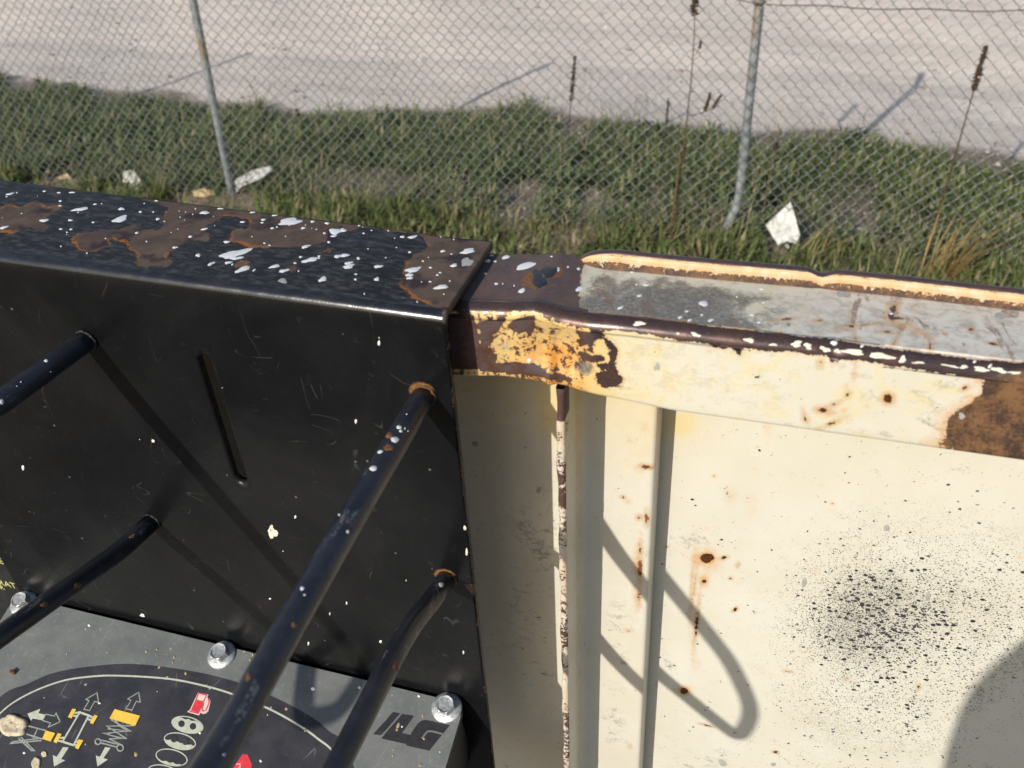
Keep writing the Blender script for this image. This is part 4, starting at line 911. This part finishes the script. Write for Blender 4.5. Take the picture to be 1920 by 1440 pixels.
rg_ = [cto(p) for p in ((0, 1338), (50, 1303), (113, 1278), (167, 1269), (223, 1267), (317, 1273), (387, 1287), (437, 1302), (502, 1328), (557, 1358), (593, 1383), (630, 1420))] + [(-.295, -.115), (-.283, -.16), (-.305, -.205), (-.36, -.25), (-.48, -.275), (-.61, -.25), (-.67, -.21), (-.688, -.16)]
bm = bmesh.new(); stroke_bm(bm, spline(rg_), .0018, .00024, True, False); bmob('oval_line', bm, M_PRINT, cons)
KA = lambda pts: crop(0, 1200, 6, pts)
KB = lambda pts: crop(240, 1200, 6, pts)
KC = lambda pts: crop(560, 1200, 6, pts)
h1, h2, h3 = .00030, .00042, .00054
strokes('arrow_outline', [(KA([(945, 780), (1003, 685), (968, 668), (1093, 595), (1110, 700), (1065, 692), (1010, 795)]), True)], M_LINE, .0010, h1)
strokes('arrow_outline', [(KA([(1420, 775), (1475, 680), (1440, 662), (1562, 590), (1580, 700), (1535, 690), (1485, 790)]), True)], M_LINE, .0010, h1)
strokes('arrow_outline', [(KA([(520, 835), (615, 858), (632, 822), (678, 920), (545, 982), (570, 935), (480, 905)]), True)], M_LINE, .0010, h1)
for q in ([(310, 830), (455, 775), (435, 825), (515, 840), (475, 903), (370, 885), (350, 910)], [(710, 1205), (775, 1210), (690, 1340), (735, 1355), (610, 1425), (595, 1295), (640, 1315)], [(1185, 1205), (1245, 1215), (1165, 1330), (1215, 1345), (1098, 1425), (1080, 1300), (1125, 1315)]):
    flat('arrow_solid', KA(q), M_PRINT, h1)
strokes('chassis_symbol', [(KA([(900, 815), (1000, 850), (830, 1185), (705, 1145)]), True), (KA([(835, 825), (905, 812)]), False), (KA([(825, 855), (885, 855)]), False), (KA([(1000, 850), (1045, 875)]), False), (KA([(985, 890), (1035, 905)]), False), (KA([(670, 1105), (725, 1100)]), False), (KA([(655, 1135), (705, 1143)]), False), (KA([(850, 1140), (890, 1150)]), False), (KA([(835, 1180), (875, 1185)]), False)], M_PRINT, .0019, h2)
for q in ([(820, 775), (862, 780), (810, 885), (768, 870)], [(1065, 845), (1105, 855), (1050, 950), (1015, 935)], [(655, 1050), (700, 1060), (640, 1165), (605, 1145)], [(890, 1120), (943, 1130), (885, 1232), (848, 1215)]): flat('wheel_print', KA(q), M_YELLOW, h3 + .0003)
flat('platform_print', KA([(1295, 780), (1580, 855), (1525, 970), (1235, 885)]), M_YELLOW, h3 + .0003)
def ring_px(cx, cy, a, b, rot=0, n=24, t0=0, t1=2 * math.pi):
    c, s = math.cos(R(rot)), math.sin(R(rot)); return [(cx + a * math.cos(t) * c - b * math.sin(t) * s, cy + a * math.cos(t) * s + b * math.sin(t) * c) for t in np.linspace(t0, t1, n, endpoint=False)]
strokes('scissor_symbol', [(KA([(1250, 895), (1470, 1025), (1160, 1050), (1425, 1110), (1230, 1112)]), False), (KA([(1510, 965), (1205, 970), (1425, 1112)]), False), (KA([(1300, 900), (1340, 960), (1440, 1020)]), False), (KA([(1215, 1000), (1400, 1020), (1200, 1060), (1370, 1110)]), False), (KA([(1230, 1112), (1375, 1185)]), False), (KA([(1140, 1128), (1355, 1180)]), False), (KA([(1140, 1160), (1325, 1208)]), False), (KA(ring_px(1105, 1145, 32, 32, n=16)), True), (KA(ring_px(1355, 1215, 36, 36, n=16)), True)], M_LINE, .0013, h2)
flat('turntable_print', KA([(520, 1020), (625, 1050), (575, 1145), (480, 1115)]), M_YELLOW, h3 + .0003)
strokes('swing_symbol', [(KA([(320, 968), (520, 1020)]), False), (KA([(425, 1000), (370, 1120)]), False), (KA([(480, 1115), (300, 1060)]), False), (KA([(240, 1095), (390, 1245), (360, 1245), (210, 1105)]), False), (KA([(470, 1132), (125, 1165), (150, 1145), (440, 1110)]), False)], M_LINE, .0013, h2)
flat('fuel_pump_print', KB([(790, 590), (905, 615), (892, 650), (915, 660), (930, 690), (905, 800), (880, 825), (850, 835), (815, 820), (800, 850), (665, 810), (700, 780)]), M_PINK, h1)
flat('fuel_level_print', KB([(758, 685), (838, 702), (848, 722), (800, 825), (708, 790)]), M_RED, h2)
strokes('fuel_pump_line', [(KB([(795, 600), (885, 622), (848, 700), (765, 678)]), True), (KB([(855, 710), (832, 780), (848, 805), (880, 790), (915, 700), (905, 660)]), False), (KB([(690, 800), (795, 830)]), False)], M_RED, .0010, h3)
for i, (cx, cy, lvl) in enumerate(((670, 955, -.78), (585, 1140, .05), (492, 1322, .55), (400, 1500, .9))):
    strokes('gauge_outline', [(KB(ring_px(cx, cy, 178, 88, 13, 36)), True)], M_PRINT, .0010, h1)
    c, s = math.cos(R(13)), math.sin(R(13))
    pts = []
    x0 = math.sqrt(max(0, 1 - lvl ** 2))
    tL = math.pi - math.asin(lvl); tR = math.asin(lvl)
    for t in np.linspace(tR, tL, 18): pts.append((178 * math.cos(t), 88 * math.sin(t)))
    for k in range(1, 20):
        u = -x0 + 2 * x0 * k / 20; pts.append((178 * u, 88 * (lvl + .16 * abs(math.sin(u * 7 + i)))))
    flat('gauge_fill', KB([(cx + a * c - b * s, cy + a * s + b * c) for a, b in pts]), M_PRINT, h2)
    if i < 2:
        for dx in (-.38, .36): flat('gauge_dot', KB(ring_px(cx + 178 * dx * c, cy + 178 * dx * s - 0 + (4 if i == 0 else -8), 36, 38, n=18)), M_OVAL, h3)
flat('stop_print', KB([(1290, 1285), (1345, 1290), (1395, 1400), (1385, 1490), (1300, 1560), (1200, 1540), (1185, 1440)]), M_RED, h1)['label'] = 'red print partly hidden by the bar guard'
strokes('stop_line', [(KB([(1215, 1400), (1262, 1393), (1262, 1440), (1240, 1440)]), False)], M_PINK, .0007, h2)
flat('letter_print', KC([(1060, 812), (1140, 828), (985, 1010), (925, 1072), (840, 1060)]), M_DARKPRINT, h1)
flat('letter_print', KC([(1165, 835), (1295, 858), (1160, 1050), (1252, 1072), (1205, 1170), (930, 1110), (1010, 1010)]), M_DARKPRINT, h2)
flat('letter_print', KC([(1252, 1072), (1340, 940), (1380, 910), (1425, 900), (1700, 960), (1470, 1245), (1215, 1190), (1205, 1170)]), M_DARKPRINT, h1)
strokes('letter_gap', [(KC([(1385, 1110), (1450, 1030), (1500, 1028), (1625, 1060)]), False)], M_CONS, .0016, h3)
# torn crust on the print
def crust(cx, cy, a, b, mat, hgt, seed):
    rs = random.Random(seed); bm = bmesh.new(); rings = []
    ph = [rs.uniform(0, 6) for _ in range(4)]
    for lv, (sc, hh_) in enumerate(((1, .0001), (.93, hgt * .8), (.7, hgt), (.4, hgt * .55), (.15, hgt * .8))):
        ring = []
        for k in range(26):
            t = 2 * math.pi * k / 26; q = 1 + .08 * math.sin(2 * t + ph[0]) + .06 * math.sin(5 * t + ph[1]) + rs.uniform(-.03, .03)
            ring.append(bm.verts.new(cpl((cx + a * sc * q * math.cos(t), cy + b * sc * q * math.sin(t)), hh_ + (rs.uniform(-.2, .2) * hgt if lv else 0))))
        rings.append(ring)
    for r1, r2 in zip(rings, rings[1:]):
        for k in range(26): bm.faces.new((r1[k], r1[(k + 1) % 26], r2[(k + 1) % 26], r2[k]))
    bm.faces.new(rings[-1]); return bmob('dried_crust', bm, mat, cons, True)
M_CRUST = mat_plain('dried_cream_crust', (.60, .50, .34), .7, .3, 160, .8)
crust(25, 1361, 26, 22, M_CRUST, .0035, 3)['label'] = 'cream dried lump on the console print at the left'
crust(68, 1432, 9, 12, M_CRUST, .0015, 5); crust(83, 1414, 6, 5, M_CRUST, .001, 6); crust(26, 1261, 5, 5, M_RUST, .004, 7)
# bolts: washer flange, hex head, recessed top
def bolt(p):
    c = cpl(p); o = empty('bolt', tuple(c)); o.parent = box; o.matrix_parent_inverse = Matrix.Translation(-Vector(box.location))
    def lathe(profile, n=28, hexr=False, rot=.3):
        bm = bmesh.new(); rows_ = []
        for r_, h_ in profile:
            rw = []
            for k in range(n):
                t = 2 * math.pi * k / n + rot
                q = r_ * (math.cos(math.pi / 6) / math.cos(((t) % (math.pi / 3)) - math.pi / 6) if hexr and r_ > .0086 else 1)
                rw.append(bm.verts.new(c + Vector((1, 0, 0)) * q * math.cos(t) + CU * q * math.sin(t) + CN * h_))
            rows_.append(rw)
        for a, b in zip(rows_, rows_[1:]):
            for k in range(n): bm.faces.new((a[k], a[(k + 1) % n], b[(k + 1) % n], b[k]))
        bm.faces.new(rows_[-1]); return bm
    bmob('washer_flange', lathe([(.0148, 0), (.0148, .0012), (.0138, .0022), (.0106, .0030), (.009, .0034)]), M_ZINC, o, True)
    hd = bmob('bolt_head', lathe([(.0096, .0026), (.0096, .0095), (.0092, .0106), (.0080, .0112), (.0070, .0110), (.0066, .0102), (.0005, .0100)], 36, True), M_ZINC, o)
    return o
for p, lb in (((45, 1131), 'bolt at the left rear corner of the console'), ((416, 1228), 'bolt at the middle of the console rear edge'), ((838, 1327), 'bolt at the right rear corner of the console')): bolt(p)['label'] = lb

# ---- paint splashes on the box
t4 = [(57, 101, 24, 6, 12), (250, 86, 13, 4, 5), (332, 94, 13, 4, 5), (405, 93, 18, 4, 3), (340, 141, 12, 5, 10), (452, 187, 48, 10, 10), (340, 168, 12, 3, 5), (535, 159, 12, 4, 8), (683, 185, 17, 9, 0), (676, 243, 45, 18, 12), (790, 202, 12, 5, 5), (248, 250, 34, 7, 8), (396, 249, 15, 5, 5), (343, 299, 11, 4, 5), (400, 300, 12, 4, 5), (22, 290, 26, 8, 12), (525, 261, 10, 4, 0), (1150, 206, 30, 9, 8), (888, 242, 14, 6, 10), (1240, 184, 20, 3, 3), (1420, 205, 20, 3, 3), (1545, 222, 20, 3, 3), (1630, 257, 75, 20, 8), (1482, 246, 17, 5, 10), (1475, 263, 10, 4, 5), (1365, 259, 15, 5, 10), (1758, 257, 15, 5, 5), (1840, 266, 15, 6, 8), (1532, 294, 12, 5, 5), (1558, 287, 6, 5, 0), (1706, 293, 15, 6, 5), (1885, 312, 40, 17, 8), (1825, 322, 10, 5, 0), (1878, 338, 20, 5, 5), (1071, 341, 13, 7, 8), (825, 369, 6, 4, 0), (985, 402, 16, 6, 8), (770, 320, 13, 5, 15), (1150, 299, 22, 5, 10), (1418, 341, 4, 3, 0), (1607, 340, 4, 3, 0), (1488, 378, 8, 4, 0), (1517, 390, 8, 3, 0), (1275, 371, 20, 7, 8), (1720, 397, 30, 8, 12), (1320, 437, 90, 22, 12), (1330, 462, 40, 9, 5), (1115, 446, 14, 11, 20), (1188, 494, 23, 8, 22), (1285, 487, 22, 8, 10), (1308, 498, 10, 4, 30), (1745, 472, 48, 13, 12), (1850, 372, 10, 6, 0), (1365, 525, 55, 12, 18), (1430, 530, 12, 5, 30), (1545, 508, 30, 10, 14), (1597, 533, 30, 10, 14), (1815, 581, 30, 12, 20), (1900, 452, 22, 10, 15), (1692, 456, 12, 5, 8), (1795, 451, 10, 4, 0), (1660, 490, 10, 4, 5), (490, 434, 6, 5, 40), (343, 396, 5, 4, 0), (122, 211, 5, 3, 0), (38, 116, 7, 3, 0), (95, 95, 5, 3, 0), (880, 140, 12, 3, 0), (812, 155, 5, 3, 0), (862, 203, 7, 3, 0), (440, 205, 5, 3, 0), (572, 156, 4, 3, 0), (378, 317, 6, 3, 0), (1085, 216, 5, 3, 0), (1100, 185, 5, 4, 0), (1014, 232, 4, 3, 0), (595, 352, 5, 3, 0), (925, 256, 5, 3, 0), (1795, 462, 8, 4, 0), (1780, 300, 5, 3, 0), (1680, 535, 5, 4, 0)]
t5 = [(10, 95, 18, 12, 10), (20, 236, 24, 11, 12), (96, 253, 11, 8, 0), (40, 280, 24, 8, 12), (42, 298, 38, 12, 12), (82, 343, 10, 4, 0), (80, 372, 9, 6, 0), (208, 299, 27, 9, 10), (200, 370, 17, 10, 5), (344, 132, 16, 6, 10), (400, 133, 27, 9, 8), (385, 219, 10, 6, 0), (126, 113, 8, 4, 0), (404, 317, 45, 16, 15), (382, 346, 27, 9, 10), (385, 363, 22, 8, 15), (571, 213, 15, 6, 5), (711, 213, 48, 14, 10), (633, 293, 24, 9, 12), (502, 306, 10, 4, 0), (460, 269, 7, 4, 0), (556, 334, 9, 4, 0), (540, 347, 8, 5, 0), (561, 415, 40, 14, 12), (610, 381, 6, 4, 0), (500, 385, 10, 3, 0), (452, 387, 4, 3, 0), (633, 147, 5, 3, 0), (620, 230, 7, 3, 0), (170, 97, 6, 3, 0), (265, 99, 6, 3, 0), (100, 70, 8, 3, 0), (410, 104, 14, 3, 0), (500, 113, 20, 3, 0), (310, 193, 4, 3, 0), (300, 140, 4, 3, 0), (130, 453, 4, 6, 0), (560, 133, 5, 3, 0), (250, 250, 5, 3, 0), (150, 200, 5, 3, 0), (490, 248, 4, 3, 0), (577, 455, 5, 4, 0), (427, 498, 6, 4, 0)]
shr = lambda L: [(a, b, c * .9, d * .9, e) for a, b, c, d, e in L]
pw = kk(0, 330, 3, shr(t4)) + kk(640, 400, 3, shr(t5)) + kk(640, 400, 3, [(212, 730, 8, 14, 0), (82, 1170, 7, 12, 0), (213, 700, 3, 5, 0)]) + [(43, 877, 2.5, 5, 0), (554, 969, 1.8, 3, 0), (650, 1131, 1.6, 3, 0), (262, 824, .8, .8, 0), (417, 727, .8, .8, 0)] + \
     kk(400, 960, 3, [(460, 30, 5, 8, 0), (655, 573, 4, 9, 0), (535, 740, 5, 11, 0), (941, 729, 8, 8, 0), (1407, 790, 5, 10, 0), (319, 488, 6, 5, 0), (393, 220, 3, 3, 0), (1085, 385, 3, 4, 0)]) + [(520 * .5 + 7, 1154, 5, 2.5, -20)]
pw += [(rng.uniform(0, 900), rng.uniform(350, 450) + 0, rng.uniform(.7, 1.3), rng.uniform(.5, .8), 8) for _ in range(22)]
splats('paint_splash', plate, bp, pw, M_WHITE, box, .0004, .30, 3, 20)
splats('paint_fleck', plate, bp, [(511, 999, 7, 12, 35), (509, 992, 5, 6, 0), (287, 827, 3, 3, 0)] + kk(400, 960, 3, [(1445, 300, 9, 36, 5), (1450, 360, 8, 26, 0), (1425, 225, 6, 24, 0), (1415, 90, 8, 14, 20)]), M_CREAMCHIP, box, .0003, .4, 8)
splats('primer_spot', plate, bp, kk(640, 400, 3, [(706, 275, 33, 24, 25)]) + kk(0, 330, 3, [(1590, 590, 22, 15, 0)]), M_GREYSPLASH, box, .0001, .3, 2)
bgr, bgl, bco = bvh_of(gr), bvh_of(gl), bvh_of(cons)
splats('paint_drop', gr, bgr, kk(640, 400, 3, [(342, 1107, 9, 7, 0), (325, 1203, 14, 11, 0), (335, 1224, 10, 8, 0), (302, 1273, 22, 17, 0), (218, 1341, 15, 9, 20), (358, 1210, 4, 6, 0), (375, 1225, 4, 4, 0), (180, 1435, 22, 14, 0), (368, 1130, 4, 3, 0)]) + kk(400, 960, 3, [(757, 110, 9, 9, 0), (500, 430, 12, 10, 30), (708, 15, 6, 6, 0), (513, 466, 6, 5, 0), (1282, 408, 15, 13, 0), (960, 1131, 3, 3, 0), (820, 1352, 8, 8, 0), (62, 1365, 8, 4, 10)]), M_WHITE, gr, .0004, .12, 4)
splats('paint_drop', gl, bgl, kk(0, 330, 3, [(260, 1039, 12, 8, 0), (10, 1270, 12, 15, 0), (150, 1088, 5, 6, 0), (118, 1158, 4, 4, 0), (285, 1101, 4, 3, 0), (95, 1182, 3, 3, 0), (25, 1345, 5, 12, 20)]), M_WHITE, gl, .0004, .12, 5)
splats('rust_chip', gr, bgr, kk(640, 400, 3, [(270, 1250, 22, 16, 20), (265, 1318, 24, 20, 0)]) + kk(400, 960, 3, [(728, 250, 14, 40, 20), (660, 390, 14, 46, 15), (455, 635, 20, 14, -30), (195, 930, 16, 20, 0), (1168, 655, 16, 18, 10), (1025, 868, 17, 24, 10), (1262, 585, 8, 12, 0)]), M_RUST, gr, .0003, .25, 6)
splats('rust_chip', gl, bgl, kk(0, 960, 3, [(435, 415, 20, 20, 0), (250, 520, 22, 16, 30), (745, 135, 22, 8, 35)]), M_RUST, gl, .0003, .25, 7)
splats('paint_drop', cons, bco, kk(400, 960, 3, [(560, 993, 12, 11, 0), (823, 986, 9, 10, 0), (1157, 1035, 8, 8, 0), (798, 1118, 13, 9, 10), (1062, 1208, 7, 7, 0), (267, 1400, 8, 9, 0), (1275, 1350, 4, 4, 0)]) + kk(0, 960, 3, [(502, 637, 9, 8, 0), (137, 1355, 9, 7, 20), (1125, 1242, 8, 8, 0), (250, 1045, 3, 3, 0), (1262, 1365, 8, 5, 0), (375, 800, 3, 3, 0), (560, 1075, 9, 6, 0), (885, 1010, 3, 3, 0)]), M_WHITE, cons, .0007, .12, 9)
splats('paint_drop', cons, bco, kk(400, 960, 3, [(483, 848, 19, 17, 0)]), M_BLUE, cons, .0006, .3, 11)
splats('dried_speck', cons, bco, kk(240, 1200, 6, [(208, 128, 14, 20, -20), (325, 104, 12, 14, 0), (520, 190, 10, 22, -15), (507, 248, 8, 24, -10), (650, 376, 14, 22, -10), (1405, 163, 13, 18, 0), (1375, 222, 13, 14, 0), (1782, 774, 18, 20, 0), (1612, 757, 12, 12, 0), (1572, 842, 10, 14, 0), (90, 1285, 20, 30, -10), (885, 508, 12, 10, 0)]) + kk(560, 1200, 6, [(1120, 965, 22, 40, -20), (1105, 1010, 18, 20, 0), (1398, 850, 12, 26, 0), (1410, 1112, 14, 18, 0), (1370, 1410, 22, 14, 30), (1060, 1300, 12, 12, 0), (75, 1018, 14, 16, 0)]), mat_plain('ochre_speck', (.34, .27, .11), .7, .25, 300, .3), cons, .0006, .3, 12)

# ---- warning placard on the wall, left of the plate
plac = tag(empty('placard', (-.80, YW - .004, -.90)), 'black placard with yellow lettering left of the control box', 'sign')
bmob('placard_sheet', boxbm(-1.02, -.752, YW - .006, YW - .003, -1.06, -.60, .0008), mat_plain('placard_black', (.013, .013, .014), .4, .4, 60, .2), plac)
def text(body, size, px_, parent, mat, name):
    cu = bpy.data.curves.new(name, 'FONT'); cu.body = body; cu.size = size; cu.align_x = 'RIGHT'; cu.extrude = .0002
    o = bpy.data.objects.new(name, cu); COL.objects.link(o); dg2 = bpy.context.evaluated_depsgraph_get(); me = bpy.data.meshes.new_from_object(o.evaluated_get(dg2)); bpy.data.objects.remove(o)
    p = onY(px_, YW - .0065); me.transform(Matrix.Translation(Vector(p)) @ Matrix.Rotation(R(90), 4, 'X')); return link(name, me, mat, parent)
M_LEMON = mat_plain('lemon_lettering', (.52, .50, .20), .5, .25, 300, .2)
text('GENERAT', .016, (33, 1104), plac, M_LEMON, 'lettering'); text('OR', .013, (10, 1106), plac, M_LEMON, 'lettering'); text('USE', .016, (9, 1058), plac, M_LEMON, 'lettering')
pb_ = bvh_of(plac.children[0])
splats('paint_drop', plac, pb_, [(8, 1124, 4, 4, -30), (1, 1133, 2, 2, 0)], M_WHITE, plac); splats('paint_drop', plac, pb_, [(6, 1157, 5, 5, -20)], M_YELLOW, plac)

# ------------------------------------------------------------------ the photographer, whose shadow falls on the wall at the lower right
who = tag(empty('person', (.12, -.42, -1.41)), 'person standing at the console, seen only by the shadow at lower right', 'person')
M_SKIN = mat_plain('skin', (.52, .33, .24), .55, .1, 60, .15); M_SHIRT = mat_plain('shirt_cloth', (.09, .10, .12), .85, .2, 120, .4); M_JEANS = mat_plain('trouser_cloth', (.07, .085, .12), .85, .2, 120, .4)
M_BOOT = mat_plain('boot_leather', (.06, .04, .03), .6, .2, 90, .3); M_HAIR = mat_plain('hair', (.03, .022, .016), .6, .3, 200, .6); M_PHONE = mat_plain('phone_body', (.02, .02, .022), .3, .1, 60, .05)
def skin_body(verts, edges, radii, root):
    me = bpy.data.meshes.new('body'); me.from_pydata(verts, edges, []); o = bpy.data.objects.new('tmp_body', me); COL.objects.link(o)
    o.modifiers.new('skin', 'SKIN'); ly = me.skin_vertices[0].data if me.skin_vertices else None
    if ly is None:
        bm = bmesh.new(); bm.from_mesh(me); bm.verts.layers.skin.verify(); bm.to_mesh(me); bm.free(); ly = me.skin_vertices[0].data
    for i, r_ in enumerate(radii): ly[i].radius = (r_, r_) if not hasattr(r_, '__len__') else r_; ly[i].use_root = (i == root)
    sb = o.modifiers.new('sub', 'SUBSURF'); sb.levels = 2; sb.render_levels = 2
    out = bpy.data.meshes.new_from_object(o.evaluated_get(bpy.context.evaluated_depsgraph_get())); bpy.data.objects.remove(o); return out
Vb, Eb, Rb_ = [], [], []
def chain(pts, start=None):
    prev = start
    for (x, y, z, r_) in pts:
        Vb.append((x, y, z)); Rb_.append(r_); i = len(Vb) - 1
        if prev is not None: Eb.append((prev, i))
        prev = i
    return prev
pel = chain([(.12, -.42, -.52, (.15, .11))]); ch = chain([(.12, -.42, -.38, (.135, .10)), (.12, -.42, -.22, (.15, .11)), (.12, -.42, -.08, (.14, .10))], pel)
nk = chain([(.12, -.415, .01, .06), (.12, -.405, .06, .05), (.12, -.395, .12, .062), (.12, -.385, .19, (.072, .085)), (.12, -.39, .24, (.055, .065))], ch)
ls = chain([(.01, -.42, -.045, .062), (-.046, -.415, -.10, .052), (-.072, -.405, -.20, .050), (-.070, -.40, -.31, .044), (-.045, -.37, -.42, .035), (-.035, -.335, -.53, .026), (-.032, -.325, -.565, (.020, .034)), (-.03, -.315, -.60, (.016, .036))], ch)
for k, (dy, L) in enumerate(((-.030, .060), (-.010, .075), (.010, .078), (.028, .068))): chain([(-.03 + .002 * k, -.312 + dy, -.625, .0095), (-.026, -.305 + dy, -.625 - L * .5, .0088), (-.016, -.296 + dy, -.625 - L, .0075)], ls)
chain([(-.022, -.275, -.585, .012), (-.012, -.258, -.615, .010), (-.006, -.25, -.64, .0085)], ls)
rs2 = chain([(.23, -.42, -.045, .062), (.272, -.41, -.10, .05), (.285, -.38, -.20, .044), (.285, -.34, -.29, .040), (.235, -.25, -.21, .035), (.175, -.145, -.11, .026), (.160, -.115, -.085, (.022, .030)), (.148, -.085, -.06, (.017, .036))], ch)
for k, (dz, L) in enumerate(((.030, .070), (.012, .076), (-.006, .072), (-.024, .060))): chain([(.143, -.060, -.045 + dz, .0095), (.128, -.032, -.038 + dz, .0088), (.100, -.028, -.036 + dz, .0075)], rs2)
chain([(.128, -.075, -.025, .012), (.108, -.062, -.012, .010), (.092, -.050, -.010, .0085)], rs2)
for sx in (-1, 1): chain([(.12 + sx * .085, -.42, -.58, .088), (.12 + sx * .095, -.415, -.76, .072), (.12 + sx * .10, -.405, -.95, .056), (.12 + sx * .10, -.42, -1.15, .05), (.12 + sx * .10, -.44, -1.34, .038), (.12 + sx * .105, -.40, -1.368, .040), (.12 + sx * .115, -.30, -1.378, (.040, .028))], pel)
me = skin_body(Vb, Eb, Rb_, pel); body = link('body', me, M_SHIRT, who, True)
for m_ in (M_SKIN, M_JEANS, M_BOOT): me.materials.append(m_)
for p in me.polygons:
    c = p.center
    if c.z < -1.30: p.material_index = 3
    elif c.z > .03 or (c.z < -.44 and c.x < .0 and c.y > -.375 and c.z > -.72) or (c.y > -.20 and c.z > -.3): p.material_index = 1
    elif c.z < -.47: p.material_index = 2
bm = bmesh.new(); bmesh.ops.create_uvsphere(bm, u_segments=24, v_segments=14, radius=1)
for v in bm.verts:
    d = v.co.copy(); v.co = Vector((.12 + d.x * .083, -.402 + d.y * .098, .195 + d.z * .088))
bmesh.ops.delete(bm, geom=[v for v in bm.verts if v.co.z < .19 and v.co.y > -.40], context='VERTS'); bmob('hair', bm, M_HAIR, who, True)
def ball(name, c, r, mat):
    bm = bmesh.new(); bmesh.ops.create_uvsphere(bm, u_segments=16, v_segments=10, radius=1)
    for v in bm.verts: v.co = Vector((c[0] + v.co.x * r[0], c[1] + v.co.y * r[1], c[2] + v.co.z * r[2]))
    return bmob(name, bm, mat, who, True)
for sx in (-1, 1): ball('eye', (.12 + sx * .030, -.312, .165), (.012, .008, .008), M_HAIR); ball('ear', (.12 + sx * .078, -.395, .155), (.010, .020, .032), M_SKIN)
ball('nose', (.12, -.302, .140), (.013, .018, .022), M_SKIN); ball('mouth', (.12, -.315, .108), (.024, .008, .006), M_RUST)
ph = boxbm(-.014, .122, -.054, .013, .004, .011, .003)      # phone behind its own lens
for v in ph.verts: v.co = camo.matrix_world @ v.co
tag(bmob('phone', ph, M_PHONE), 'phone held over the console taking the picture', 'phone')
